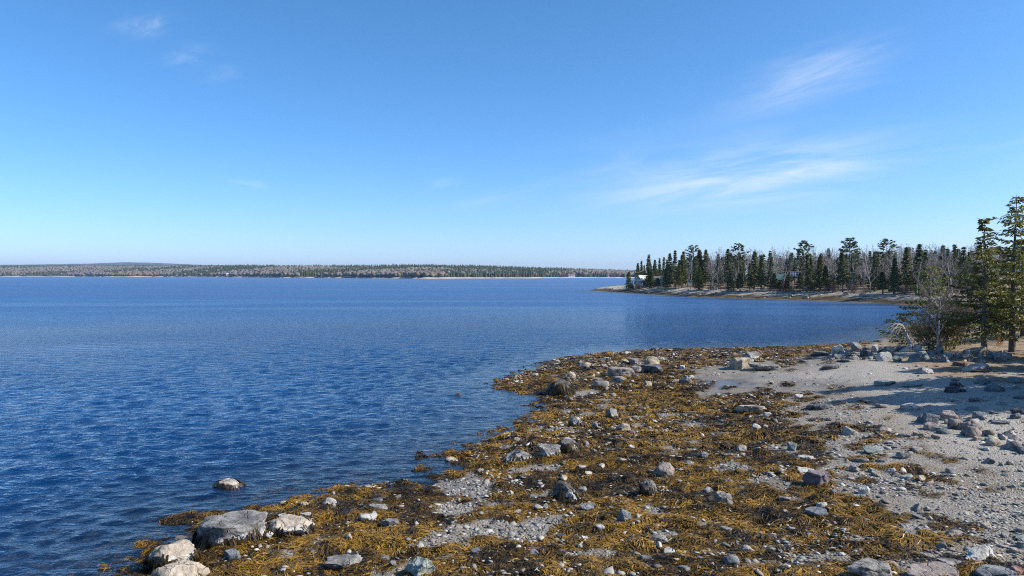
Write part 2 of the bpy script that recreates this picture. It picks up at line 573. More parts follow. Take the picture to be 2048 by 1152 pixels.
def rock_material(name, dark, light, barnacle=0.0, crack=.16):
    m, nt = material(name)
    tcn = nt.n('ShaderNodeTexCoord')
    oi = nt.n('ShaderNodeObjectInfo')
    geo = nt.n('ShaderNodeNewGeometry')
    off = nt.n('ShaderNodeVectorMath', operation='ADD')
    nt.put(off.inputs[0], geo.outputs['Position'])
    cm = nt.n('ShaderNodeCombineXYZ')
    nt.put(cm.inputs[0], nt.math('MULTIPLY', oi.outputs['Random'], 50.0))
    nt.put(off.inputs[1], cm.outputs[0])
    pos = off.outputs[0]
    n1 = nt.noise(pos, 1.6, 6, .65, .5)
    n2 = nt.noise(pos, 11, 4, .7)
    mixv = nt.math('ADD', nt.math('MULTIPLY', n1, .65), nt.math('MULTIPLY', n2, .35))
    col = nt.ramp(mixv, [(.33, tuple(c * .45 for c in dark)), (.44, dark), (.56, light), (.70, tuple(min(1, c * 1.25) for c in light))])
    vo = nt.n('ShaderNodeTexVoronoi', feature='DISTANCE_TO_EDGE', i_Scale=1.6)
    dn = nt.n('ShaderNodeVectorMath', operation='MULTIPLY_ADD')
    nzc = nt.n('ShaderNodeTexNoise', i_Scale=2.0, i_Vector=pos)
    nt.put(dn.inputs[0], nzc.outputs['Color']); dn.inputs[1].default_value = (.6, .6, .6); nt.put(dn.inputs[2], pos)
    nt.put(vo.inputs['Vector'], dn.outputs[0])
    ck = nt.math('SUBTRACT', 1.0, nt.smooth(vo.outputs['Distance'], 0.0, .035))
    col = nt.mix(nt.math('MULTIPLY', ck, crack), col, tuple(c * .3 for c in dark))
    if barnacle:
        gz = nt.n('ShaderNodeSeparateXYZ', i_Vector=tcn.outputs['Generated']).outputs[2]
        zz = nt.math('ADD', gz, nt.math('MULTIPLY', nt.math('SUBTRACT', nt.noise(pos, 3.2, 4, .6), .5), .55))
        band = nt.math('MULTIPLY', nt.math('SUBTRACT', 1.0, nt.smooth(zz, .55, .68)), nt.smooth(nt.noise(pos, 16, 3, .7), .40, .52))
        col = nt.mix(nt.math('MULTIPLY', band, barnacle), col, (.50, .485, .455))
        low = nt.math('SUBTRACT', 1.0, nt.smooth(zz, .36, .43))
        col = nt.mix(low, col, (.035, .026, .012))
    finish(nt, col, .85, nt.math('SUBTRACT', mixv, nt.math('MULTIPLY', ck, .25)), 1.0, .12, .3)
    return m


M = {
    'ground': ground_material(),
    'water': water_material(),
    'weed': tint_material('rockweed', .42, .45, trans=.12),
    'pebble': tint_material('pebble', .8, .3, 20, .35),
    'needle': tint_material('conifer_needles', .55, .25, trans=.3),
    'bark': tint_material('bark', .85, .2, 6, .5),
    'twig': tint_material('bare_twigs', .8, .2),
    'tan': rock_material('tan_granite', (.25, .205, .15), (.44, .375, .29), 0, .1),
    'tanb': rock_material('tan_granite_barnacled', (.25, .21, .16), (.43, .37, .295), .8, .1),
    'grey': rock_material('grey_stone', (.13, .122, .112), (.29, .275, .25), 0),
    'greyb': rock_material('grey_stone_barnacled', (.115, .11, .105), (.26, .25, .235), .85),
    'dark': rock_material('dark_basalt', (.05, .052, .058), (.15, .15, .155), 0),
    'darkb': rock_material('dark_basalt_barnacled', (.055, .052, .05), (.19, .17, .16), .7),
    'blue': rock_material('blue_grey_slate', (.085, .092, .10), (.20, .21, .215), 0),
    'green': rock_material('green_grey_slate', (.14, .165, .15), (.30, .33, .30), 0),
    'pink': rock_material('pinkish_stone', (.19, .155, .135), (.33, .28, .245), 0, .12),
    'purple': rock_material('purple_grey_stone', (.12, .10, .105), (.24, .20, .205), 0),
    'pale': rock_material('pale_stone', (.28, .265, .235), (.47, .45, .41), 0, .12),
    'paleb': rock_material('pale_stone_barnacled', (.25, .235, .21), (.44, .42, .385), .8, .12),
    'rust': rock_material('rusty_stone', (.15, .075, .055), (.27, .16, .125), 0),
}

# ------------------------------------------------------------------ ground
def polar(a0, a1, na, rs):
    an = np.radians(np.linspace(a0, a1, na))
    A, RR = np.meshgrid(an, rs, indexing='ij')
    return RR * np.sin(A), RR * np.cos(A)


def grid_faces(nu, nv):
    i = np.arange(nu * nv).reshape(nu, nv)
    return np.stack([i[:-1, :-1], i[1:, :-1], i[1:, 1:], i[:-1, 1:]], -1).reshape(-1, 4)


def prune(V, F, keepf, attrs):
    F = F[keepf]
    used = np.zeros(len(V), bool); used[F.ravel()] = True
    idx = np.cumsum(used) - 1
    return V[used], idx[F], {k: v[used] for k, v in attrs.items()}


rs = np.concatenate([np.linspace(2.5, 14, 12)[:-1], np.geomspace(14, 110, 360)[:-1], np.geomspace(110, 460, 110)[:-1], np.geomspace(460, 1200, 14)])
GX, GY = polar(-50, 70, 640, rs)
gx, gy = GX.ravel(), GY.ravel()
gs = sdf(land_poly, gx, gy)
gw = weed_cover(gx, gy)
gz = land_z(gx, gy, gw, gs)
nearf = 1 - sstep(84, 100, gy)
inland = sdf(weed_poly, gx, gy)
dry = sstep(2.2, 7.0, -inland + (fbm(gx * .4, gy * .4, 3) - .5) * 3) * sstep(.45, 1.0, gz) * nearf
veg_near = sstep(1.95, 2.3, gz + (fbm(gx * .3 + 8, gy * .3, 3) - .5) * .6) * nearf * sstep(20, 26, gx)
bank = np.array([hit(a, b)[:2] for a, b in ((1650, 700), (1720, 703), (1800, 704), (1900, 706), (2046, 712))])
behind = gy - np.interp(gx, np.concatenate([np.sort(bank[:, 0]), [90]]), np.concatenate([bank[np.argsort(bank[:, 0]), 1], [bank[-1, 1] - 8]]))
veg_near = np.maximum(veg_near, sstep(.3, 1.6, behind + (fbm(gx * .5, gy * .5, 3) - .5) * 2) * sstep(.5, 1.0, gz) * sstep(bank[:, 0].min() - 1, bank[:, 0].min() + 1.5, gx) * nearf)
veg = np.maximum(veg_near, sstep(2.3, 3.0, gz) * (1 - nearf))
ledge = (1 - nearf) * sstep(.4, 1.0, gz) * (1 - sstep(2.6, 3.2, gz))
wet = sstep(1.0, .55, np.sqrt(((gx - pool_c[0] - .3) / 2.4) ** 2 + ((gy - pool_c[1]) / 1.5) ** 2) + (fbm(gx * .8, gy * .8, 4) - .5) * 1.6) * .8
damp = np.exp(-(((gx - pool_c[0] - 2.5) / 7) ** 2 + ((gy - pool_c[1]) / 6.5) ** 2) * 1.2) * sstep(.3, .6, fbm(gx * .6 + 4, gy * .6, 4))
wet = np.maximum(wet, .5 * damp)
wet = np.maximum(wet, .45 * (1 - sstep(.0, .22, gz)) * nearf)
gz = gz - .05 * sstep(.5, .8, wet) * (gz > .3)
V, F, at_ = prune(np.stack([gx, gy, gz], 1), grid_faces(*GX.shape), (gz[grid_faces(*GX.shape)] > -1.55).any(1),
                  {'weed': gw, 'dry': dry, 'veg': veg, 'ledge': ledge, 'wet': wet})
ground = structure(link('beach', mesh('beach', V, F, True, M['ground'], at_)))
NGROUND = len(F) * 2

# deep seabed out to the horizon
m_bed, nt = material('seabed')
finish(nt, nt.mix(nt.noise(objpos(nt), .3, 5), (.03, .035, .03), (.07, .07, .05)), .9)
mb = MB(); mb.add([(-11000, -400, -1.7), (11000, -400, -1.7), (11000, 11000, -1.7), (-11000, 11000, -1.7)], [(0, 1, 2, 3)])
structure(link('seabed', mb.mesh('seabed', m_bed)))

# ------------------------------------------------------------------ water
rs = np.concatenate([np.linspace(3, 13, 16)[:-1], np.geomspace(13, 120, 470)[:-1], np.geomspace(120, 500, 60)[:-1], np.geomspace(500, 10800, 20)])
GX, GY = polar(-56, 56, 540, rs)
gx, gy = GX.ravel(), GY.ravel()
gs = sdf(land_poly, gx, gy)
bz = base_z(gx, gy, gs)
wd = np.where(gs > -60, -bz, 4.0)
zz = np.zeros(len(gx))
wr = np.random.default_rng(5)
rad = np.hypot(gx, gy)
sp = np.where(rad < 116, rad * .0050, rad * .03)
amp_loc = .30 + .70 * sstep(-.5, -9, gs)
patchy = .55 + .9 * fbm(gx * .045, gy * .09 + 3, 3)
for k in range(56):
    lam = .38 * (2.6 / .38) ** wr.random()
    th = R(96) + wr.normal() * R(30)
    slope = .030 * (1.25 if 0.5 < lam < 1.4 else .7)
    kx, ky = math.cos(th) * 2 * math.pi / lam, math.sin(th) * 2 * math.pi / lam
    ph = wr.random() * 6.283
    warp = 2.2 * fbm(gx * .05 + k, gy * .05, 2)
    a = slope * lam / (2 * math.pi)
    zz += a * np.sin(kx * gx + ky * gy + ph + warp) * sstep(2.2, 4.5, lam / sp)
# small swells lining up with the beach
for lam, aa in ((.9, .013), (.6, .007), (1.4, .013)):
    zz += aa * np.sin(2 * math.pi * gs / lam + 5 * fbm(gx * .12 + lam, gy * .12, 3) + lam) * sstep(-16, -3, gs) * sstep(.2, -1.2, gs) * sstep(2.2, 4.5, lam / sp)
zz = zz * amp_loc * patchy * (1 - sstep(60, 112, rad))
farw = sstep(45, 330, rad)  # by distance from the camera: ripples, roughness and the painted sky blue
Fq = grid_faces(*GX.shape)
V, F, at_ = prune(np.stack([gx, gy, zz], 1), Fq, (gs[Fq] < 4.0).any(1), {'depth': wd, 'ripple_sky_lod': farw})
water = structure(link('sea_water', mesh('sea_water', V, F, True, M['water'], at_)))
NWATER = len(F) * 2


# ------------------------------------------------------------------ seaweed ribbons
def ribbons(P, th, L, W, arch, zfun, nseg=2, zoff=None):
    """P (n,2) roots; ribbons lie along th, rise by arch and fall to the ground"""
    n = len(P)
    d = np.stack([np.cos(th), np.sin(th)], 1)
    side = np.stack([-d[:, 1], d[:, 0]], 1)
    ts = np.linspace(0, 1, nseg + 1)
    vs = np.zeros((n, nseg + 1, 2, 3))
    curl = rng.normal(0, .45, n)
    for j, t in enumerate(ts):
        c = P + d * (L * t)[:, None] + side * (curl * L * t * t)[:, None]
        zc = zfun(c[:, 0], c[:, 1])
        h = arch * (4 * t * (1 - t) * .7 + (1 - t) * .6) + .012
        wj = W * (1.0 - .65 * t)
        tilt = rng.normal(0, .45, n) * wj
        for q, sg in enumerate((-1, 1)):
            vs[:, j, q, :2] = c + side * (sg * wj * .5)[:, None]
            vs[:, j, q, 2] = zc + h + sg * tilt * .5
    nv = (nseg + 1) * 2
    base = (np.arange(n) * nv)[:, None]
    fs = []
    for j in range(nseg):
        fs.append(base + np.array([2 * j, 2 * j + 1, 2 * j + 3, 2 * j + 2])[None])
    return vs.reshape(-1, 3), np.concatenate(fs, 0), nv


def weed_tint(x, y, n_):
    low = .45 * fbm(x * .5 + 20, y * .5, 3) + .55 * fbm(x * 2.0 + 50, y * 2.0, 2)
    g = np.clip((low - .335) / .33, 0, 1)
    g = np.clip(g + rng.normal(0, .25, n_), 0, 1)[:, None]
    darkc = np.array([.022, .015, .006]); mid = np.array([.128, .073, .011]); gold = np.array([.30, .168, .021])
    c = np.where(g < .5, darkc + (mid - darkc) * g * 2, mid + (gold - mid) * (g - .5) * 2)
    return c * rng.uniform(.75, 1.25, (n_, 1))


# a lookup grid of the ground for fast sampling
LX = np.arange(-16, 62, .12); LY = np.arange(12, 100, .12)
LGX, LGY = np.meshgrid(LX, LY, indexing='ij')
LZ = land_z(LGX.ravel(), LGY.ravel()).reshape(LGX.shape)
LW = weed_cover(LGX.ravel(), LGY.ravel()).reshape(LGX.shape)


def lookup(T, x, y):
    fx = np.clip((np.asarray(x) - LX[0]) / .12, 0, len(LX) - 1.001); fy = np.clip((np.asarray(y) - LY[0]) / .12, 0, len(LY) - 1.001)
    i = fx.astype(int); j = fy.astype(int); u = fx - i; v = fy - j
    return (T[i, j] * (1 - u) + T[i + 1, j] * u) * (1 - v) + (T[i, j + 1] * (1 - u) + T[i + 1, j + 1] * u) * v


def zq(x, y):
    return lookup(LZ, x, y)


def scatter(n, rmin, rmax, a0, a1):
    rr = np.sqrt(rng.uniform(rmin ** 2, rmax ** 2, n)); aa = np.radians(rng.uniform(a0, a1, n))
    return rr * np.sin(aa), rr * np.cos(aa)


wv, wf, wc = [], [], []
off = 0
for (rmin, rmax, n, per, L0, W0, arch) in ((15, 30, 16000, 9, .26, .030, .034), (30, 52, 17000, 5, .34, .054, .042), (52, 96, 11000, 3, .55, .12, .06)):
    x, y = scatter(int(n * 2.6), rmin, rmax, -42, 42)
    ok = (lookup(LW, x, y) > rng.uniform(.25, .8, len(x))) & (zq(x, y) > -.42)
    x, y = x[ok][:n * 2], y[ok][:n * 2]
    x, y = x[:n], y[:n]
    n_ = len(x)
    th0 = fbm(x * .35, y * .35 + 50, 2) * 14 + rng.normal(0, .5, n_)
    tint = weed_tint(x, y, n_)
    for q in range(per):
        P = np.stack([x + rng.normal(0, .07, n_), y + rng.normal(0, .07, n_)], 1)
        vs, fs, nv = ribbons(P, th0 + rng.normal(0, .6, n_), L0 * rng.uniform(.5, 1.3, n_), W0 * rng.uniform(.6, 1.4, n_), arch * rng.uniform(.4, 1.8, n_), zq)
        wv.append(vs); wf.append(fs + off); off += len(vs)
        wc.append(np.repeat(tint * rng.uniform(.72, 1.2, (n_, 1)), nv, 0))
WV = np.concatenate(wv); WF = np.concatenate(wf); WC = np.concatenate(wc)
sw = link('rockweed', mesh('rockweed', WV, WF, True, M['weed'], {'tint': WC}))
tag(sw, 'golden brown rockweed strewn over the low tide flat', 'seaweed', kind='stuff')
NWEED = len(WF) * 2

# ------------------------------------------------------------------ loose pebbles
ico_v = []
ph = (1 + 5 ** .5) / 2
for a, b in ((-1, ph), (1, ph), (-1, -ph), (1, -ph)):
    ico_v.append((a, b, 0))
for a, b in ((-1, ph), (1, ph), (-1, -ph), (1, -ph)):
    ico_v.append((0, a, b))
for a, b in ((ph, -1), (ph, 1), (-ph, -1), (-ph, 1)):
    ico_v.append((a, 0, b))
ico_v = np.array(ico_v) / math.hypot(1, ph)
ico_f = np.array([(0, 11, 5), (0, 5, 1), (0, 1, 7), (0, 7, 10), (0, 10, 11), (1, 5, 9), (5, 11, 4), (11, 10, 2), (10, 7, 6), (7, 1, 8), (3, 9, 4), (3, 4, 2), (3, 2, 6), (3, 6, 8), (3, 8, 9), (4, 9, 5), (2, 4, 11), (6, 2, 10), (8, 6, 7), (9, 8, 1)])


def pebbles(x, y, size, z, tint):
    n = len(x)
    jit = 1 + rng.normal(0, .24, (n, 12))
    v = ico_v[None] * jit[..., None]
    v = v * (size[:, None, None] * np.stack([rng.uniform(.7, 1.4, n), rng.uniform(.6, 1.1, n), rng.uniform(.18, .45, n)], 1)[:, None, :])
    a = rng.uniform(0, 6.28, n); c, s = np.cos(a)[:, None], np.sin(a)[:, None]
    tl = rng.normal(0, .22, n)[:, None]
    vx = v[..., 0] * c - v[..., 1] * s; vy = v[..., 0] * s + v[..., 1] * c
    vz = v[..., 2] + v[..., 0] * tl
    P = np.stack([vx + x[:, None], vy + y[:, None], vz + z[:, None]], -1).reshape(-1, 3)
    F_ = (ico_f[None] + (np.arange(n) * 12)[:, None, None]).reshape(-1, 3)
    return P, F_, np.repeat(tint, 12, 0)


pal = np.array([(.33, .305, .27), (.24, .225, .20), (.42, .395, .35), (.15, .145, .14), (.36, .31, .25), (.27, .21, .18), (.23, .245, .22), (.50, .475, .43), (.09, .088, .086)])
pv, pf, pc = [], [], []
off = 0
for (rmin, rmax, n, s0) in ((15, 27, 9500, .045), (27, 42, 5500, .058), (42, 75, 2500, .09)):
    x, y = scatter(n * 3, rmin, rmax, -25, 48)
    wv_ = lookup(LW, x, y)
    dens = fbm(x * .5 + 31, y * .5, 3)
    ok = (wv_ < rng.uniform(.1, 1.25, len(x))) & (np.hypot((x - pool_c[0]) / 3.6, (y - pool_c[1]) / 3.2) > .9) & (zq(x, y) > -.02) & (dens > rng.uniform(.28, .62, len(x)))
    x, y = x[ok][:n], y[ok][:n]
    size = s0 * np.exp(rng.normal(0, .45, len(x)))
    upper = sstep(1.0, 5.0, -sdf(weed_poly, x, y))
    size *= 1 - .45 * upper
    tint = pal[rng.integers(0, len(pal), len(x))] * rng.uniform(.75, 1.15, (len(x), 1)) * (1 + .25 * upper)[:, None]
    P, F_, T = pebbles(x, y, size, zq(x, y) + size * .1, np.clip(tint, 0, .7))
    pv.append(P); pf.append(F_ + off); pc.append(T); off += len(P)
pb = link('pebbles', mesh('pebbles', np.concatenate(pv), np.concatenate(pf), False, M['pebble'], {'tint': np.concatenate(pc)}))
tag(pb, 'loose grey pebbles strewn across the beach', 'pebbles', kind='stuff')
print('TRIS ground', NGROUND, 'water', NWATER, 'weed', NWEED, 'pebbles', sum(len(f) for f in pf))

# ------------------------------------------------------------------ the far shore
far_px = np.array([-900, -300, 0, 350, 600, 700, 850, 1000, 1120, 1250, 1400, 1700])
far_water = np.array([553.2, 553.2, 553.2, 553.8, 555.8, 556.4, 557.4, 556.8, 556.3, 556.0, 556.0, 556.0])
far_ridge = np.array([532, 531, 532, 531, 531.5, 531.8, 531, 534, 538, 541.5, 545, 546])


def far_shape(px):
    D = CAM_H / np.tan(PITCH - np.arctan((576 - np.interp(px, far_px, far_water)) / FPX))
    D = D + (fbm(px * .02, px * 0 + 3, 3) - .5) * .08 * D
    Hr = (549.9 - np.interp(px, far_px, far_ridge)) / FPX * (D + 900) + CAM_H - 11
    return D, np.maximum(Hr, 2)


def far_xy(px, d):
    u = (px - 1024) / FPX
    return u * d, d / math.cos(PITCH) + 0 * u


fp = np.linspace(-850, 1650, 420)
FD, FH = far_shape(fp)
steps = np.array([-40, 0, 12, 40, 120, 250, 420, 600, 760, 900, 1100, 1500])
prof = np.array([-.12, .0, .05, .10, .22, .42, .62, .8, .92, 1.0, .98, .9])
VX, VY, VZ = [], [], []
for s_, p_ in zip(steps, prof):
    x, y = far_xy(fp, FD + s_)
    VX.append(x); VY.append(y); VZ.append(FH * p_ + (fbm(x * .004, y * .004, 3) - .5) * 9 * sstep(0, 300, s_) + (1.2 if s_ >= 12 else 0) - (1.4 if s_ < 0 else 0))
FV = np.stack([np.array(VX).ravel(), np.array(VY).ravel(), np.array(VZ).ravel()], 1)
m_far, nt = material('far_shore_ground')
zc = nt.n('ShaderNodeSeparateXYZ', i_Vector=objpos(nt)).outputs[2]
finish(nt, nt.mix(nt.smooth(zc, 2.0, 3.6), nt.mix(nt.noise(objpos(nt), .02, 4), (.30, .22, .17), (.48, .44, .38)), (.13, .105, .09)), .95)
structure(link('far_shore', mesh('far_shore', FV, grid_faces(len(steps), len(fp)), True, m_far)))


def far_ground(px, s_):
    D, Hh = far_shape(np.asarray(px, float))
    x, y = far_xy(px, D + s_)
    return x, y, Hh * np.interp(s_, steps, prof) + (fbm(x * .004, y * .004, 3) - .5) * 9 * sstep(0, 300, s_) + 1.0


# distant blue hill behind the left of the far shore
hp = np.linspace(-900, 520, 120)
hh = np.interp(hp, [-900, -200, 0, 80, 180, 250, 300, 345, 420, 520], [528, 530, 529.5, 529, 527, 524.6, 525.2, 527.5, 530, 533])
HV = []
for dd, k in ((7600, 0), (8300, .55), (9000, 1), (9800, .9)):
    x, y = far_xy(hp, np.full(len(hp), dd))
    z = (549.9 - hh) / FPX * 9000 * k + CAM_H
    HV.append(np.stack([x, y, z + (fbm(hp * .05, hp * 0 + dd, 3) - .5) * 8], 1))
m_hill, nt = material('wooded_hill')
finish(nt, nt.mix(nt.smooth(nt.noise(objpos(nt), .006, 6, .7), .42, .6), (.10, .085, .085), (.035, .045, .035)), .95)
structure(link('distant_hill', mesh('distant_hill', np.concatenate(HV), grid_faces(4, len(hp)), True, m_hill)))

# woods of the far shore: reads as one mass
n = 13500
tpx = rng.uniform(-300, 1330, n)
ts_ = 14 + 960 * rng.random(n) ** 1.25
x, y, z = far_ground(tpx, ts_)
clearing = np.zeros(n, bool)
ever_n = fbm(x * .0026 + 3, y * .0030, 4)
prob = sstep(.46, .53, ever_n + .10 * sstep(500, 900, ts_) + .08 * np.interp(tpx, [0, 500, 620, 900, 1000, 1300], [0, 0, 1, 1, .4, .3]) - .05)
ever = rng.random(n) < np.clip(prob, .05, .95)
hgt = np.where(ever, rng.uniform(9, 17, n), rng.uniform(8, 13, n))
wid = np.where(ever, rng.uniform(6, 10, n), rng.uniform(12, 19, n))


def low_trees(x, y, z, h, wd_, ever):
    V_, F_, C_ = [], [], []
    o = 0
    for flag in (True, False):
        k = ever == flag
        m_ = int(k.sum())
        if flag:      # spire: two stacked skirts of four
            prof_ = [(.06, .42), (.45, .30), (1.0, .02)]
        else:         # loose dome
            prof_ = [(.15, .25), (.55, .5), (.85, .36), (1.0, .05)]
        rings = []
        for (pz, pr) in prof_:
            for q in range(4):
                a = 2 * math.pi * q / 4 + rng.uniform(0, .8, m_)
                rr = wd_[k] * pr * rng.uniform(.7, 1.25, m_)
                rings.append(np.stack([x[k] + rr * np.cos(a), y[k] + rr * np.sin(a), z[k] + h[k] * np.clip(pz + rng.normal(0, .04, m_), 0, 1.1)], 1))
        vs = np.stack(rings, 1)
        nr = len(prof_)
        fs = []
        for r_ in range(nr - 1):
            for q in range(4):
                fs.append((r_ * 4 + q, r_ * 4 + (q + 1) % 4, (r_ + 1) * 4 + (q + 1) % 4, (r_ + 1) * 4 + q))
        fs = np.array(fs)
        F_.append((fs[None] + (np.arange(m_) * nr * 4)[:, None, None]).reshape(-1, 4) + o)
        V_.append(vs.reshape(-1, 3)); o += m_ * nr * 4
        base = np.array([.040, .054, .028]) if flag else np.array([.150, .134, .116])
        tint = base * rng.uniform(.8, 1.15, (m_, 1)) * (1 + rng.normal(0, .04, (m_, 3)))
        C_.append(np.repeat(np.clip(tint, .01, .5), nr * 4, 0))
    return np.concatenate(V_), np.concatenate(F_), np.concatenate(C_)


fv, ff, fc = low_trees(x, y, z, hgt, wid, ever)
tag(link('far_woods', mesh('far_woods', fv, ff, True, M['twig'], {'tint': fc})), 'mixed bare and evergreen woods covering the far shore', 'woods', kind='stuff')


# ------------------------------------------------------------------ buildings
def flat_mat(name, col, rough=.7, scale=3.0):
    m, nt_ = material(name)
    nz = nt_.noise(objpos(nt_), scale, 4, .6)
    finish(nt_, nt_.mix(nt_.math('MULTIPLY', nz, .5), col, tuple(c * .72 for c in col)), rough, nz, .2, .01)
    return m


M['white'] = flat_mat('white_clapboard', (.72, .72, .70))
M['shingle'] = flat_mat('grey_shingle', (.16, .155, .15))
M['teal'] = flat_mat('teal_metal_roof', (.11, .22, .20), .55)
M['redwall'] = flat_mat('red_brown_boards', (.20, .075, .05))
M['orangewall'] = flat_mat('orange_boards', (.42, .17, .06))
M['cream'] = flat_mat('cream_wall', (.72, .66, .52))
M['glass'] = flat_mat('window_glass', (.03, .04, .05), .12)
M['darkroof'] = flat_mat('dark_roof', (.09, .085, .09))
M['redroof'] = flat_mat('red_roof', (.28, .10, .08))
M['timber'] = flat_mat('weathered_timber', (.30, .26, .21))
M['metal'] = flat_mat('grey_metal', (.35, .35, .36), .45)


def house(name, label, cat, loc, rz, W_, D_, Hw, Hr, wall, roof, windows=(), group=None, porch=False, chimney=False, door=None):
    """gable along local x; windows (face, u, z, w, h), face f = -y, l = -x"""
    e = link(name, None, None, loc, rz)
    tag(e, label, cat, group)
    mb = MB()
    x0, x1, y0, y1 = -W_ / 2, W_ / 2, -D_ / 2, D_ / 2
    mb.add([(x0, y0, -1.5), (x1, y0, -1.5), (x1, y1, -1.5), (x0, y1, -1.5), (x0, y0, Hw), (x1, y0, Hw), (x1, y1, Hw), (x0, y1, Hw), (x0, 0, Hw + Hr), (x1, 0, Hw + Hr)],
           [(0, 1, 5, 4), (2, 3, 7, 6), (1, 2, 6, 9, 5), (3, 0, 4, 8, 7), (4, 5, 9, 8), (6, 7, 8, 9)])
    link('wall', mb.mesh('wall', wall), e)
    mb = MB()
    ov = .4; t = .18
    ky = Hr / (D_ / 2)
    for sg in (-1, 1):
        ye = sg * (D_ / 2 + ov); ze = Hw - ov * ky
        vs = [(x0 - ov, 0, Hw + Hr + .02), (x1 + ov, 0, Hw + Hr + .02), (x1 + ov, ye, ze + .02), (x0 - ov, ye, ze + .02)]
        vs += [(a, b, c + t) for a, b, c in vs]
        mb.add(vs, [(0, 1, 2, 3), (7, 6, 5, 4), (0, 4, 5, 1), (1, 5, 6, 2), (2, 6, 7, 3), (3, 7, 4, 0)])
    rf = link('roof', mb.mesh('roof', roof), e)
    if chimney:
        mb = MB(); mb.box(-.4, .4, .5, 1.2, Hw + Hr * .4, Hw + Hr + 1.0)
        link('chimney', mb.mesh('chimney', M['shingle']), rf)
    for (face, u, zc_, ww, wh) in windows:
        mb = MB(); fr = MB()
        if face == 'f':
            fr.box(u - ww / 2 - .12, u + ww / 2 + .12, y0 - .06, y0 + .02, zc_ - wh / 2 - .12, zc_ + wh / 2 + .12)
            mb.box(u - ww / 2, u + ww / 2, y0 - .09, y0 - .02, zc_ - wh / 2, zc_ + wh / 2)
        else:
            fr.box(x0 - .06, x0 + .02, u - ww / 2 - .12, u + ww / 2 + .12, zc_ - wh / 2 - .12, zc_ + wh / 2 + .12)
            mb.box(x0 - .09, x0 - .02, u - ww / 2, u + ww / 2, zc_ - wh / 2, zc_ + wh / 2)
        wo = link('window', fr.mesh('window', M['white']), e)
        link('pane', mb.mesh('pane', M['glass']), wo)
    if porch:
        mb = MB(); mb.box(x0 - 2.2, x0 - .01, y0, y1, .1, .3)
        link('deck', mb.mesh('deck', M['timber']), e)
        mb = MB(); mb.box(x0 - 2.4, x0 - .01, y0 - .2, y1 + .2, 2.55, 2.75)
        link('porch_roof', mb.mesh('porch_roof', M['white']), e)
        for yy_ in (y0 + .15, 0, y1 - .15):
            mb = MB(); mb.box(x0 - 2.2, x0 - 2.02, yy_ - .09, yy_ + .09, .3, 2.55)
            link('porch_post', mb.mesh('porch_post', M['white']), e)
    return e


far_houses = [  # px, inland metres, width, wall, roof, label
    (40, 30, 16, 'cream', 'darkroof', 'tiny cream house on the far shore near the left picture edge'),
    (224, 40, 16, 'white', 'darkroof', 'small white house on the far shore below the blue hill'),
    (251, 45, 18, 'cream', 'darkroof', 'small cream house on the far shore, right beside the white one below the blue hill'),
    (357, 30, 14, 'white', 'shingle', 'white cottage at the far waterline left of the big pale barn'),
    (444, 40, 17, 'cream', 'shingle', 'cream house just left of the big pale barn across the bay'),
    (465, 34, 40, 'cream', 'cream', 'long pale barn, widest building on the far shore'),
    (533, 30, 14, 'white', 'darkroof', 'white cottage on the far shore, left of a close pair right of the barn'),
    (546, 32, 15, 'white', 'shingle', 'white cottage on the far shore, right of a close pair right of the barn'),
    (957, 26, 11, 'white', 'darkroof', 'white house across the bay behind the middle evergreens'),
    (1014, 34, 16, 'cream', 'shingle', 'cream house across the bay right of the white house'),
    (1141, 26, 22, 'white', 'shingle', 'long white house at the far waterline left of the wooded point'),
    (1124, 40, 9, 'cream', 'shingle', 'small cream cottage across the bay next to the long white house'),
    (1196, 70, 10, 'cream', 'redroof', 'small red roofed cottage across the bay, second from the wooded point'),
    (1212, 60, 18, 'cream', 'shingle', 'cream house across the bay nearest the wooded point'),
]
for (px, s_, wd_, wall, roof, lab) in far_houses:
    x, y, z = far_ground(np.array([float(px)]), s_)
    house('far_house', lab, 'house', (float(x[0]), float(y[0]), float(z[0]) + .6), 0, wd_, 10, 5.0, 3.2, M[wall], M[roof],
          [('f', u * wd_ * .28, 2.8, 1.6, 1.8) for u in (-1, 0, 1)], 'houses on the far shore')

# ------------------------------------------------------------------ trees
GREENS = {'spruce': ((.052, .078, .026), (.175, .19, .05)), 'pine': ((.060, .092, .046), (.17, .19, .075)), 'olive': ((.066, .074, .022), (.21, .19, .040)), 'bright': ((.065, .095, .018), (.21, .225, .034))}


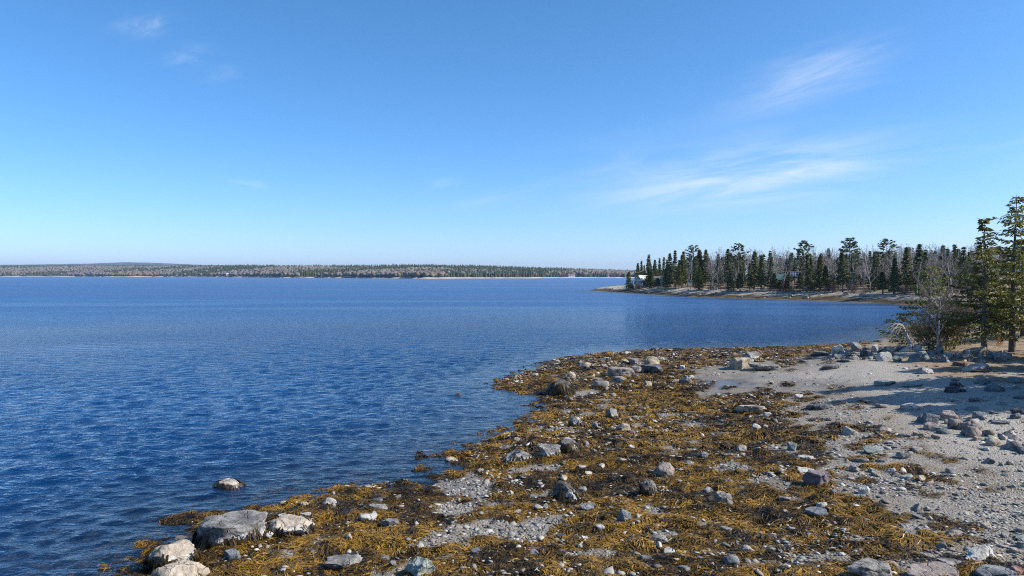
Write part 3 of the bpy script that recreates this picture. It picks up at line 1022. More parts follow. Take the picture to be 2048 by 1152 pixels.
def conifer(H, Rb, cs, seed, nwh, nb, near, style='spruce', density=1.0, trunk_r=None, gap=0.0, shape=.8, lean=0.0, bark=(.19, .16, .14), fine=False, leaf=1.0):
    r = random.Random(seed)
    tr, fo = MB(), MB()
    d0, d1 = (np.array(c) for c in GREENS[style])
    bx, by = r.uniform(-.02, .02) * H + lean * H, r.uniform(-.02, .02) * H
    axis = lambda z: Vector((bx * (z / H) ** 2, by * (z / H) ** 2, z))
    r0 = trunk_r or H * .014
    zs = [0, .02 * H, .25 * H, .5 * H, .75 * H, H]
    tr.tube([axis(z) - Vector((0, 0, .3 if z == 0 else 0)) for z in zs], [r0 * 1.35, r0 * 1.05, r0 * .85, r0 * .6, r0 * .33, .012], 8 if near else 5, bark)
    for i in range(nwh):
        f = (i + r.random() * .7) / nwh
        z = cs + (H - cs) * f
        Lw = Rb * ((1 - f) ** shape) * (.55 + .45 * min(1, f * 7 + .35))
        azo = r.random() * 6.28
        for b in range(nb):
            if r.random() < gap:
                continue
            az = azo + 6.283 * b / nb + r.uniform(-.4, .4)
            L = max(.18 * H / 12, Lw * (r.uniform(.5, 1.2) if not near else r.uniform(.35, 1.4)))
            d = Vector((math.cos(az), math.sin(az), 0)); sd = Vector((-d.y, d.x, 0))
            sl = (-.30 + .65 * f + r.uniform(-.15, .15)) if style != 'pine' else r.uniform(0, .30)
            p0 = axis(z)
            pt = lambda t: p0 + d * (L * t) + Vector((0, 0, L * (sl * t + .18 * t * t)))
            if near or style == 'pine':
                tr.tube([p0, pt(.5), pt(.95)], [r0 * .22 * (1 - f * .7), r0 * .12 * (1 - f * .6), .006], 3, bark, False)
            k = min(1, max(0, r.gauss(.35, .3)))
            bc = d0 + (d1 - d0) * k
            if near:
                bc = bc * 1.4
            if near:
                nst = max(3, int(L / .16 * density))
                for q in range(nst):
                    t = (.12 + .88 * (q + r.random()) / nst) if style != 'pine' else (.45 + .55 * (q + r.random()) / nst)
                    c0 = pt(t)
                    for sg in (-1, 1):
                        tl = (.42 * L * (1.05 - t) + .20) * r.uniform(.55, 1.25)
                        dr = (d * r.uniform(.35, 1.0) + sd * sg * r.uniform(.4, 1.0) + Vector((0, 0, r.uniform(-.55, .25)))).normalized()
                        nsub = 3 if tl < .4 else 4
                        for u in range(nsub):
                            a = c0 + dr * tl * (u / nsub)
                            dd = (dr + Vector((r.uniform(-.6, .6), r.uniform(-.6, .6), r.uniform(-.7, .3)))).normalized()
                            ln = r.uniform(.17, .32) * leaf; wd = r.uniform(.035, .075) * leaf
                            nn = dd.cross(Vector((r.uniform(-1, 1), r.uniform(-1, 1), r.uniform(-.2, 1)))).normalized()
                            col = tuple(bc * r.uniform(.65, 1.4))
                            fo.add([a, a + dd * ln * .5 + nn * wd, a + dd * ln, a + dd * ln * .5 - nn * wd], [(0, 1, 2, 3)], col)
            else:
                npc = (8 if L > 1.2 else 6) if fine else (7 if L > 1.2 else 5)
                for q in range(npc):
                    t = r.uniform(.2, 1.0) if style != 'pine' else r.uniform(.45, 1.05)
                    c0 = pt(t)
                    dd = (d * r.uniform(.2, 1) + sd * r.uniform(-1, 1) + Vector((0, 0, r.uniform(-.9, .35)))).normalized()
                    ln = r.uniform(.55, 1.15) * (1.1 if style != 'pine' else 1.2); wd = r.uniform(.16, .36)
                    if fine:
                        ln *= .8; wd *= .62
                    nn = dd.cross(Vector((r.uniform(-1, 1), r.uniform(-1, 1), r.uniform(0, 1.2)))).normalized()
                    col = tuple(bc * r.uniform(.65, 1.4))
                    fo.add([c0 - dd * ln * .4, c0 + nn * wd, c0 + dd * ln * .6 + Vector((0, 0, -.08)), c0 - nn * wd], [(0, 1, 2, 3)], col)
    return tr.mesh('trunk', M['bark'], True), fo.mesh('crown', M['needle'])


def bare_tree(H, seed, near=False, bark=(.38, .355, .33), twig=(.27, .225, .20), spread=.55, levels=4, start=.3, stems=1, twigw=.045, lean=(0, 0)):
    r = random.Random(seed)
    tr, tw = MB(), MB()

    def grow(p, d, L, rad, lev):
        n_ = 3
        pts = [p]; cur = d.copy()
        for i in range(n_):
            cur = (cur + Vector((r.gauss(0, .10), r.gauss(0, .10), r.gauss(.04, .06)))).normalized()
            pts.append(pts[-1] + cur * (L / n_))
        if lev < levels - 1:
            tr.tube(pts if lev < 2 else [pts[0], pts[2], pts[3]], [rad, rad * .85, rad * .68, rad * .5] if lev < 2 else [rad, rad * .7, rad * .5], (7 if near else 4) if lev == 0 else 3, tuple(c * r.uniform(.85, 1.1) for c in (bark if lev < 2 else tuple(.5 * (a + b) for a, b in zip(bark, twig)))), False)
        else:
            side = cur.cross(Vector((r.uniform(-1, 1), r.uniform(-1, 1), r.uniform(-1, 1)))).normalized() * twigw
            tw.add([pts[0] - side * .6, pts[0] + side * .6, pts[2] + side * .4, pts[3], pts[2] - side * .4], [(0, 1, 2, 3, 4)], tuple(c * r.uniform(.7, 1.2) for c in twig))
            return
        nch = (7 if lev == 0 else 5 if lev == 1 else 5)
        for c in range(nch):
            t = (start if lev == 0 else .3) + (1 - (start if lev == 0 else .3)) * (c + r.random()) / nch
            idx = min(2, int(t * 3)); fr = t * 3 - idx
            q = pts[idx].lerp(pts[idx + 1], min(1, fr))
            az = r.random() * 6.283
            sdv = Vector((math.cos(az), math.sin(az), 0))
            dd = (cur * (1 - spread) + sdv * spread + Vector((0, 0, r.uniform(.05, .35)))).normalized()
            grow(q, dd, L * (r.uniform(.38, .58) if lev == 0 else r.uniform(.4, .65)) * (1.15 - .5 * t), rad * (.5 if lev == 0 else .55) * (1.1 - .5 * t), lev + 1)
        grow(pts[-1], cur, L * .4, rad * .45, lev + 1)

    for s_ in range(stems):
        d = Vector((lean[0] + r.uniform(-.25, .25) * (stems > 1), lean[1] + r.uniform(-.2, .2) * (stems > 1), 1)).normalized()
        grow(Vector((r.uniform(-.2, .2) * (stems > 1), r.uniform(-.2, .2) * (stems > 1), -.2)), d, H * .72, H * (.014 if stems == 1 else .011), 0)
    return tr.mesh('trunk', M['bark'], True), tw.mesh('crown', M['twig'])


def tree(name, meshes, loc, label, cat, group=None, scale=1.0, rz=None):
    e = link(name, None, None, loc, rng.uniform(0, 6.28) if rz is None else rz, scale)
    tag(e, label, cat, group)
    link('trunk', meshes[0], e); link('crown', meshes[1], e)
    return e


LOD_H = 14.0
KIND = {
    'cheap': [conifer(LOD_H, 2.7, LOD_H * c, 105 + i, 12, 6, False, 'spruce') for i, c in enumerate((.08, .16))],
    'cheap_olive': [conifer(LOD_H, 2.6, LOD_H * .1, 108, 12, 6, False, 'olive')],
    'spruce': [conifer(LOD_H, 2.3, LOD_H * c, 100 + i, 30, 7, False, 'spruce', fine=True) for i, c in enumerate((.10, .16, .06, .22))],
    'thin': [conifer(LOD_H, 1.35, LOD_H * .18, 120 + i, 30, 5, False, 'spruce', gap=.12, fine=True) for i in range(3)],
    'olive': [conifer(LOD_H, 2.1, LOD_H * c, 130 + i, 28, 7, False, 'olive', fine=True) for i, c in enumerate((.12, .28, .2))],
    'bright': [conifer(LOD_H, 2.6, LOD_H * .04, 140, 28, 8, False, 'bright', fine=True)],
    'pine': [conifer(LOD_H, 3.3, LOD_H * .40, 150 + i, 15, 7, False, 'pine', shape=.5, gap=.12, fine=True) for i in range(3)],
    'flatpine': [conifer(LOD_H, 2.8, LOD_H * .48, 160 + i, 14, 6, False, 'pine', shape=.38, gap=.2, fine=True) for i in range(2)],
    'bare': [bare_tree(LOD_H, 170 + i, False, twigw=.065, start=.22) for i in range(5)],
    'birch': [bare_tree(LOD_H, 190 + i, False, bark=(.55, .53, .50), twig=(.27, .22, .205), spread=.5) for i in range(2)],
    'snag': [bare_tree(LOD_H, 210 + i, False, bark=(.36, .34, .32), twig=(.30, .28, .27), spread=.35, levels=3, twigw=.05) for i in range(2)],
    'shrub': [bare_tree(3.2, 220 + i, False, bark=(.20, .13, .11), twig=(.23, .145, .115), spread=.6, start=.05, stems=4, twigw=.022) for i in range(3)],
}
NAMES = {'spruce': 'spruce_tree', 'thin': 'spruce_tree', 'olive': 'spruce_tree', 'bright': 'fir_tree', 'pine': 'pine_tree', 'flatpine': 'pine_tree', 'bare': 'bare_tree', 'birch': 'birch_tree', 'snag': 'dead_tree', 'shrub': 'bare_shrub'}


def on_point(px, s_target):
    """point on the wooded point along a picture column, s_target metres behind its waterline"""
    u = (px - 1024) / FPX
    t = np.arange(135, 640, .5) if px > 1560 else np.arange(175, 640, .5)
    s_ = sdf(land_poly, u * t, t)
    i = 0
    while i < len(t) - 1 and s_[i] > 0:
        i += 1
    while i < len(t) - 1 and s_[i] < s_target:
        i += 1
    if i >= len(t) - 1:
        i = int(np.argmax(s_))
    x, y = u * t[i], t[i]
    return x, y, float(land_z([x], [y])[0])


taken = []
point_trees = [  # px, top py, kind, metres behind the waterline, label
    (1257, 543, 'spruce', 5, 'lone small dark spruce at the tip of the wooded point'),
    (1276, 526, 'spruce', 11, 'leftmost spruce of the main wood, left of the white house'),
    (1283, 521, 'thin', 14, 'thin ragged spruce rising behind the white house'),
    (1297, 509, 'spruce', 12, 'tall ragged spruce standing in front of the white house'),
    (1289, 530, 'thin', 20, 'short thin spruce just right of the ragged pair by the white house'),
    (1310, 519, 'spruce', 20, 'spruce between the white house and the white cabin'),
    (1319, 516, 'thin', 26, 'slim spruce behind the white cabin on the point'),
    (1327, 514, 'thin', 24, 'slim spruce just right of the white cabin on the point'),
    (1340, 506, 'spruce', 15, 'dark dense spruce right of the white cabin'),
    (1350, 500, 'thin', 22, 'narrow tall spruce right of the dark dense one'),
    (1366, 502, 'olive', 16, 'olive green spruce left of the flat topped pine'),
    (1386, 489, 'flatpine', 22, 'flat topped pine with spreading crown, leftmost pine on the point'),
    (1381, 522, 'snag', 11, 'pale grey dead trunk standing at the edge of the wood below the flat topped pine'),
    (1399, 499, 'olive', 24, 'olive conifer just right of the flat topped pine'),
    (1399, 533, 'bright', 11, 'bright green young fir at the edge of the wood'),
    (1411, 499, 'olive', 26, 'second olive conifer right of the flat topped pine'),
    (1434, 501, 'bare', 13, 'large grey bare tree left of the tall twin topped pine'),
    (1420, 512, 'bare', 14, 'grey bare tree right of the bright green fir'),
    (1455, 498, 'spruce', 18, 'dark green spruce close left of the tall flat crowned pine'),
    (1476, 487, 'flatpine', 16, 'tall flat crowned pine in the middle of the point'),
    (1462, 540, 'spruce', 11, 'low dark spruce at the beach edge under the tall flat crowned pine'),
    (1480, 545, 'spruce', 11, 'second low dark spruce at the beach edge, right of the first'),
    (1508, 502, 'spruce', 16, 'pointed dark spruce left of the bare birch beside the cabin'),
    (1522, 511, 'spruce', 14, 'dark spruce with bare lower trunk left of the teal roofed cabin'),
    (1541, 502, 'spruce', 24, 'dark spruce behind the bare birch beside the cabin'),
    (1566, 507, 'birch', 12, 'big pale bare birch in front of the teal roofed cabin'),
    (1548, 546, 'spruce', 14, 'low dark spruce left of the teal roofed cabin'),
    (1574, 560, 'spruce', 12, 'little dark spruce between the birch and the solar panels'),
    (1560, 566, 'olive', 14, 'bushy low conifer hiding the foot of the teal roofed cabin'),
    (1576, 520, 'olive', 24, 'olive conifer right of the teal roofed cabin'),
    (1299, 535, 'spruce', 10, 'dark low spruce covering the right half of the white house'),
    (1303, 538, 'spruce', 10, 'dark spruce at the beach edge between the white house and the white cabin'),
    (1316, 555, 'spruce', 10, 'short dark spruce in front of the white cabin'),
    (1332, 535, 'spruce', 10, 'dark spruce hiding the right end of the white cabin'),
    (1358, 530, 'olive', 11, 'olive spruce at the beach edge below the narrow tall one'),
    (1606, 481, 'pine', 22, 'big dark pine behind the solar panels'),
    (1600, 545, 'spruce', 13, 'low dark spruce under the solar panels'),
    (1622, 515, 'spruce', 16, 'broad spruce right of the solar panels'),
    (1640, 508, 'olive', 13, 'olive green spruce at the beach edge right of the solar panels'),
    (1650, 530, 'olive', 11, 'yellowish low conifer at the beach edge right of the solar panels'),
    (1657, 512, 'birch', 16, 'pale bare birch between olive conifers right of the solar panels'),
    (1685, 503, 'spruce', 14, 'dark spruce in front of the tallest pine on the point'),
    (1699, 474, 'pine', 26, 'tallest broad pine on the point'),
    (1727, 508, 'bare', 14, 'grey bare tree right of the tallest pine'),
    (1742, 512, 'birch', 13, 'pale stemmed birch between the two right hand pines'),
    (1772, 476, 'flatpine', 28, 'rightmost flat topped pine of the point'),
    (1790, 515, 'spruce', 12, 'low green spruce at the head of the cove'),
    (1812, 494, 'olive', 14, 'sunlit spruce with a long bare trunk at the head of the cove'),
    (1838, 488, 'spruce', 18, 'tall dark spruce at the head of the cove'),
    (1849, 500, 'spruce', 16, 'dark spruce paired with a taller one at the head of the cove'),
    (1886, 490, 'spruce', 30, 'dark pointed spruce behind the near birch clump'),
    (1908, 488, 'thin', 34, 'slender spruce left of the two big near spruces'),
    (1925, 492, 'bright', 22, 'yellow green tree left of the two big near spruces'),
]


def kind_scale(h):
    return h / LOD_H


cnt = {k: 0 for k in KIND}


def put_point_tree(px, top, kind, s_t, label, group=None):
    x, y, z = on_point(px, s_t)
    d = math.hypot(x, y) / math.sqrt(1 + ((px - 1024) / FPX) ** 2)
    ztop = CAM_H + d * ((576 - top) / FPX - math.tan(PITCH))
    h = max(3.0, ztop - z)
    ms = KIND[kind][cnt[kind] % len(KIND[kind])]
    cnt[kind] += 1
    e = tree(NAMES[kind], ms, (x, y, z - .1), label, 'tree', group)
    k = h / LOD_H
    wdt = max(k, .8) * 1.28 if kind not in ('bare', 'birch', 'snag') else k
    e.scale = (wdt, wdt, k)
    taken.append((x, y))
    return e


for t_ in point_trees:
    put_point_tree(t_[0], t_[1], t_[2], t_[3], t_[4], 'trees on the wooded point')
# the wood behind and between them
shared = {'spruce': 'dark green spruce', 'thin': 'thin spruce', 'olive': 'olive green spruce', 'bare': 'grey leafless tree', 'birch': 'pale barked leafless birch'}
marks = [(1318, 'the white cabin'), (1386, 'the leftmost flat topped pine'), (1434, 'the large grey bare tree'), (1476, 'the tall flat crowned pine'), (1522, 'the bare trunked dark spruce'), (1566, 'the birch by the cabin'), (1606, 'the solar panels'), (1657, 'the beach right of the panels'),
         (1699, 'the tallest broad pine'), (1742, 'the gap between right pines'), (1772, 'the rightmost flat topped pine'), (1838, 'the cove head'), (1878, 'the near birch clump'), (1925, 'the near alder'), (1990, 'the two tall near spruces')]
filled = []
rr = random.Random(3)
tries = 0
made = 0
while made < 265 and tries < 4000:
    tries += 1
    px = rr.uniform(1285, 2040)
    s_t = 12 + 75 * rr.random() ** 1.5
    if (1543 < px < 1606 and s_t < 36) or (1272 < px < 1330 and s_t < 26):
        continue
    x, y, z = on_point(px, s_t)
    if any((x - a) ** 2 + (y - b) ** 2 < 6 for a, b in taken):
        continue
    bareness = np.interp(px, [1285, 1400, 1440, 1530, 1600, 1660, 1760, 1900], [.15, .3, .65, .5, .6, .85, .88, .82])
    rv = rr.random()
    kind = ('birch' if rr.random() < .22 else 'bare') if rv < bareness else rr.choice(['spruce', 'spruce', 'thin', 'olive'])
    top = np.interp(px, [1285, 1330, 1400, 1500, 1700, 1900], [535, 522, 510, 508, 506, 500]) + rr.choice([rr.uniform(-8, 6), rr.uniform(0, 22)]) - 3 * (s_t > 40)
    if kind != 'bare' and kind != 'birch' and s_t < 18 and rr.random() < .5:
        top = rr.uniform(525, 550)
    ob_ = put_point_tree(px, top, kind, s_t, shared[kind] + ' in the wood', shared[kind] + ' filling the wood on the point')
    filled.append((px, s_t, kind, ob_))
    made += 1
ORD = (['first', 'second', 'third', 'fourth', 'fifth', 'sixth', 'seventh', 'eighth', 'ninth', 'tenth', 'eleventh', 'twelfth', 'thirteenth', 'fourteenth', 'fifteenth', 'sixteenth', 'seventeenth', 'eighteenth', 'nineteenth', 'twentieth']
       + [a_ + b_ for a_ in ('twenty-', 'thirty-', 'forty-') for b_ in ('first', 'second', 'third', 'fourth', 'fifth', 'sixth', 'seventh', 'eighth', 'ninth', 'tenth')])
cl_ = {}
for (px, s_t, kind, ob) in filled:
    mk = min(marks, key=lambda q: abs(q[0] - px))[1]
    cl_.setdefault((kind, mk), []).append((px, ob))
for (kind, mk), L_ in cl_.items():
    L_.sort(key=lambda q: q[0])
    for i, (px, ob) in enumerate(L_):
        ob['label'] = (ORD[i % 50] + ' ' + shared[kind] + ' from the left around ' + mk) if len(L_) > 1 else (shared[kind] + ' in the wood around ' + mk)
shrubs_ = []
for i in range(34):
    px = rr.choice([rr.uniform(1405, 1450), rr.uniform(1495, 1580), rr.uniform(1262, 1290), rr.uniform(1640, 1880), rr.uniform(1300, 1900)])
    x, y, z = on_point(px, rr.uniform(10.5, 14) if px > 1300 else rr.uniform(6, 9))
    shrubs_.append((px, tree('bare_shrub', KIND['shrub'][i % 3], (x, y, z - .1), 'reddish leafless shrub at the beach edge of the wooded point', 'shrub', 'shrubs along the edge of the wood', rr.uniform(.5, 1.15))))
for i, (px, ob) in enumerate(sorted(shrubs_, key=lambda q: q[0])):
    ob['label'] = ORD[i] + ' reddish leafless shrub from the left along the edge of the wood'

# the depth of the wood behind the front trees reads as one mass
def mass(kind_list, n_, smin, smax, seed, low=False):
    r = random.Random(seed)
    vv, ff_, cc = [], [], []; o_ = 0
    for i in range(n_):
        px = r.uniform(1300, 2120)
        s_t = r.uniform(smin, smax)
        if (1540 < px < 1606 and s_t < 45) or (px < 1335 and s_t < 30):
            continue
        x, y, z = on_point(px, s_t)
        kd = r.choice(kind_list)
        ms = r.choice(KIND[kd])
        d = y
        top = np.interp(px, [1300, 1340, 1400, 1500, 1700, 1900], [532, 520, 507, 503, 500, 492]) + r.uniform(0, 18)
        if low:
            top = r.uniform(538, 560)
        h = max(3 if low else 7, CAM_H + d * ((576 - top) / FPX - math.tan(PITCH)) - z)
        k = h / LOD_H; a = r.uniform(0, 6.28)
        for me in ms:
            n0 = len(me.vertices)
            co = np.empty(n0 * 3, np.float32); me.vertices.foreach_get('co', co); co = co.reshape(-1, 3) * np.array([max(k, .8), max(k, .8), k])
            col = np.empty(n0 * 4, np.float32); me.attributes['tint'].data.foreach_get('color', col)
            c, s_ = math.cos(a), math.sin(a)
            vv.append(np.stack([co[:, 0] * c - co[:, 1] * s_ + x, co[:, 0] * s_ + co[:, 1] * c + y, co[:, 2] + z - .1], 1))
            ff_ += [tuple(v + o_ for v in p_.vertices) for p_ in me.polygons]
            cc.append(col.reshape(-1, 4)[:, :3]); o_ += n0
    return mesh('wood_interior', np.concatenate(vv), ff_, False, M['twig'], {'tint': np.concatenate(cc)})


tag(link('wood_interior', mass(['bare', 'bare', 'bare', 'birch', 'cheap', 'cheap_olive'], 230, 30, 105, 9)), 'dense mixed wood in the depth of the point behind the front trees', 'woods', kind='stuff')

def understory():
    return mass(['cheap', 'cheap_olive', 'cheap', 'bare'], 130, 15, 70, 19, low=True)


tag(link('understory', understory()), 'low young conifers and brush filling the shade between the trunks on the point', 'undergrowth', kind='stuff')

# white house, white cabin, teal roofed cabin, solar panels on the point
x, y, z = on_point(1287, 12)
house('white_house', 'white gabled house with a porch behind spruces at the tip of the point', 'house', (x, y, z + .3), R(24), 4.8, 4.8, 3.0, 2.0, M['white'], M['white'],
      [('f', -1.4, 1.7, .9, 1.2), ('f', 1.4, 1.7, .9, 1.2), ('l', 0, 3.8, .8, 1.0)], porch=True)
x, y, z = on_point(1318, 17)
house('white_cabin', 'white cabin with a grey roof half hidden among spruces', 'house', (x, y, z + .3), R(-10), 5.6, 4.6, 2.6, 1.6, M['white'], M['shingle'],
      [('f', -1.7, 1.4, .8, 1.0), ('f', 0, 1.4, .8, 1.0), ('f', 1.7, 1.4, .8, 1.0)], chimney=True)
x, y, z = on_point(1562, 27)
house('teal_roofed_cabin', 'red brown cabin with a teal metal roof behind the birch', 'house', (x, y, z + .5), R(-32), 4.6, 4.0, 2.6, 1.6, M['redwall'], M['teal'],
      [('f', -1.2, 1.5, .7, 1.1), ('f', 1.1, 1.5, .7, 1.1), ('l', 0, 1.5, .8, 1.1)])


def solar_array():
    x, y, z = on_point(1583, 12.5)
    d = y
    e = link('solar_array', None, None, (x, y, z), 0)
    tag(e, 'tilted blue solar panels on a pole at the edge of the wood', 'solar panels')
    sc = d / FPX
    z0 = CAM_H + d * ((576 - 552) / FPX - math.tan(PITCH)) - z
    mb = MB(); mb.tube([(0, .3, -.3), (0, .3, z0 + .25)], [.11, .10], 8)
    link('pole', mb.mesh('pole', M['timber']), e)
    W_, T_ = 21 * sc, 13 * sc
    tilt = R(42); c, s_ = math.cos(tilt), math.sin(tilt)
    z0 = CAM_H + d * ((576 - 552) / FPX - math.tan(PITCH)) - z
    P = lambda u, v, n_: (u + .25 * v, v * c - n_ * s_, z0 + v * s_ + n_ * c)
    mb = MB()
    vs = [P(a, b, n_) for n_ in (-.08, 0) for a, b in ((-.3, 0), (W_ - .3, 0), (W_ - .3, T_), (-.3, T_))]
    mb.add(vs, [(3, 2, 1, 0), (4, 5, 6, 7), (0, 1, 5, 4), (1, 2, 6, 5), (2, 3, 7, 6), (3, 0, 4, 7)])
    link('panel_frame', mb.mesh('panel_frame', M['metal']), e)
    mp = flat_mat('solar_cells', (.025, .03, .085), .25)
    for i in range(4):
        for j in range(2):
            mb = MB()
            a0, a1 = -.3 + W_ * i / 4 + .08, -.3 + W_ * (i + 1) / 4 - .08
            b0, b1 = T_ * j / 2 + .08, T_ * (j + 1) / 2 - .08
            vs = [P(a, b, n_) for n_ in (.003, .03) for a, b in ((a0, b0), (a1, b0), (a1, b1), (a0, b1))]
            mb.add(vs, [(4, 5, 6, 7), (0, 1, 5, 4), (1, 2, 6, 5), (2, 3, 7, 6), (3, 0, 4, 7)])
            link('panel', mb.mesh('panel', mp), e)


solar_array()


# ------------------------------------------------------------------ trees beside the near beach
def near_at(px, py):
    return hit(px, py, zq)


def near_tree(px, py, top, fn, name, label, group=None, loc=None):
    p = near_at(px, py) if loc is None else np.array([loc[0], loc[1], float(land_z([loc[0]], [loc[1]])[0])])
    d = p[1]
    if top is not None:
        h = CAM_H + d * ((576 - top) / FPX - math.tan(PITCH)) - p[2]
    else:
        h = loc[2]
    return tree(name, fn(h), (p[0], p[1], p[2] - .05), label, 'tree', group, 1.0, 0.0)


G_ = 'conifers beside the near beach'
near_tree(1968, 708, 432, lambda h: conifer(h, 2.5, h * .16, 301, 34, 5, True, 'olive', trunk_r=.2, gap=.3, density=.8, shape=.95), 'spruce_tree', 'left of the two tall spruces beside the beach, shorter and narrow topped', G_)
near_tree(2024, 704, 386, lambda h: conifer(h, 3.0, h * .15, 302, 34, 5, True, 'olive', trunk_r=.22, gap=.32, density=.8, shape=.8), 'spruce_tree', 'tallest spruce beside the beach with an open ragged top', G_)
near_tree(2046, 672, 476, lambda h: conifer(h, 2.8, h * .10, 303, 28, 5, True, 'bright', trunk_r=.2, gap=.1), 'spruce_tree', 'yellow green spruce at the right picture edge behind the tallest one', G_)
# spruces past the right edge of the frame, casting the long shadows over the upper beach
for i, (lx, ly, h) in enumerate(((36.8, 45.2, 8.8), (34.6, 41.2, 8.6), (33.0, 37.0, 12.0), (31.5, 34.0, 11.5), (30.5, 30.8, 9.5), (34.5, 32.0, 13.0), (33.0, 29.6, 11.5))):
    near_tree(0, 0, None, lambda h_: conifer(h_, 2.0 if i < 2 else 2.7, .4, 310 + i % 3, 30, 6, True, 'spruce', density=1.0, leaf=1.5), 'spruce_tree', ['small spruce at the right edge of the upper beach', 'second spruce along the upper beach past the right edge', 'third spruce along the upper beach past the right edge', 'fourth spruce along the upper beach past the right edge', 'nearest spruce along the upper beach past the right edge', 'spruce behind the others past the right edge of the beach', 'spruce behind the nearest one past the right edge'][i], G_, (lx, ly, h))
# softwood and birch tangle at the head of the near beach
near_tree(1892, 700, 625, lambda h: conifer(h, 2.2, .15, 321, 10, 5, True, 'olive', gap=.3, density=.7, shape=.6), 'spruce_tree', 'low spreading spruce in front of the birch clump beside the driftwood stump', G_)
near_tree(1858, 690, 528, lambda h: conifer(h, 1.9, h * .38, 322, 14, 5, True, 'bright', gap=.35, shape=.6), 'pine_tree', 'ragged yellow green conifer rising through the birch clump', G_)
near_tree(1838, 692, 640, lambda h: conifer(h, 2.6, .3, 323, 7, 5, True, 'olive', gap=.4, density=.7, shape=.4, lean=-.5), 'spruce_tree', 'low leaning conifer reaching left over the cove above the stump', G_)
near_tree(1874, 702, 545, lambda h: bare_tree(h, 330, True, bark=(.60, .57, .53), twig=(.24, .19, .15), spread=.5, stems=3, twigw=.020, levels=5, start=.25), 'birch_tree', 'clump of white stemmed birches beside the near beach', None)
near_tree(1925, 690, 560, lambda h: bare_tree(h, 331, True, bark=(.34, .28, .25), twig=(.22, .155, .13), spread=.55, stems=3, twigw=.020, levels=5, start=.15), 'bare_tree', 'purplish leafless alder between the birch clump and the spruces', None)
near_tree(1905, 668, 585, lambda h: bare_tree(h, 332, True, bark=(.34, .27, .25), twig=(.21, .15, .125), spread=.6, stems=4, twigw=.020, levels=5, start=.1), 'bare_tree', 'leafless bushy alder behind the birch clump', None)
near_tree(1985, 676, 600, lambda h: bare_tree(h, 333, True, bark=(.30, .25, .23), twig=(.27, .19, .17), spread=.6, stems=4, twigw=.020, levels=5, start=.1), 'bare_tree', 'leafless alder between the trunks of the two tall spruces', None)
near_tree(1862, 700, 618, lambda h: bare_tree(h, 336, True, bark=(.22, .17, .13), twig=(.22, .17, .09), spread=.62, stems=5, twigw=.022, levels=5, start=.05), 'bare_shrub', 'olive brown bush in front of the birch clump', None)
near_tree(1900, 700, 610, lambda h: bare_tree(h, 337, True, bark=(.22, .17, .13), twig=(.24, .175, .11), spread=.62, stems=5, twigw=.022, levels=5, start=.05), 'bare_shrub', 'brown leafless bush right of the birch clump', None)
p = near_at(1997, 690)
tree('bare_shrub', bare_tree(.9, 335, True, bark=(.30, .10, .04), twig=(.42, .15, .05), spread=.6, stems=4, twigw=.02, start=.1, levels=3), tuple(p), 'small rust orange shrub on the grass between the two tall spruces', 'shrub')


def driftwood():
    p = near_at(1816, 697)
    e = link('driftwood_stump', None, None, tuple(p), 0)
    tag(e, 'silvery dead stump with drooping bare branches above the cobbles', 'driftwood')
    r = random.Random(4)
    sc = p[1] / FPX
    mb = MB()
    mb.tube([(.35, 0, -.2), (.22, 0, .35), (-.1, 0, 1.0), (-.3, .1, 1.6), (-.45, .1, 1.95)], [.34, .18, .13, .11, .07], 9, (.50, .47, .44))
    for q in range(6):
        a = r.uniform(-2.8, .6)
        mb.tube([(.2, 0, .35), (.2 + .45 * math.cos(a), .4 * math.sin(a), .12), (.2 + 1.0 * math.cos(a), .9 * math.sin(a), -.15)], [.14, .1, .03], 5, (.5, .48, .46))
    link('trunk', mb.mesh('trunk', M['bark'], True), e)
    mb = MB()
    for q in range(16):
        a = math.pi + r.uniform(-.5, .7); L = r.uniform(1.0, 2.3)
        h0 = r.uniform(1.3, 1.95)
        d = Vector((math.cos(a), math.sin(a), 0))
        s0 = Vector((-.3, .1, h0))
        mb.tube([s0, s0 + d * L * .45 + Vector((0, 0, .22)), s0 + d * L * .85 + Vector((0, 0, -.1)), s0 + d * L * 1.05 + Vector((0, 0, -r.uniform(.5, 1.2)))], [.035, .025, .016, .006], 4, (.42, .40, .385))
    link('branches', mb.mesh('branches', M['bark']), e)


driftwood()
print('TREES', made)

# ------------------------------------------------------------------ rocks
def ico_sphere(sub):
    v = [tuple(p) for p in ico_v]; f = [tuple(t) for t in ico_f]
    for _ in range(sub):
        cache = {}; nf = []

        def midp(a, b):
            k = (min(a, b), max(a, b))
            if k not in cache:
                q = np.array(v[a]) + np.array(v[b]); q /= np.linalg.norm(q)
                v.append(tuple(q)); cache[k] = len(v) - 1
            return cache[k]
        for a, b, c in f:
            ab, bc, ca = midp(a, b), midp(b, c), midp(c, a)
            nf += [(a, ab, ca), (b, bc, ab), (c, ca, bc), (ab, bc, ca)]
        f = nf
    return np.array(v), np.array(f)


ICO = {2: ico_sphere(2), 3: ico_sphere(3), 4: ico_sphere(4)}


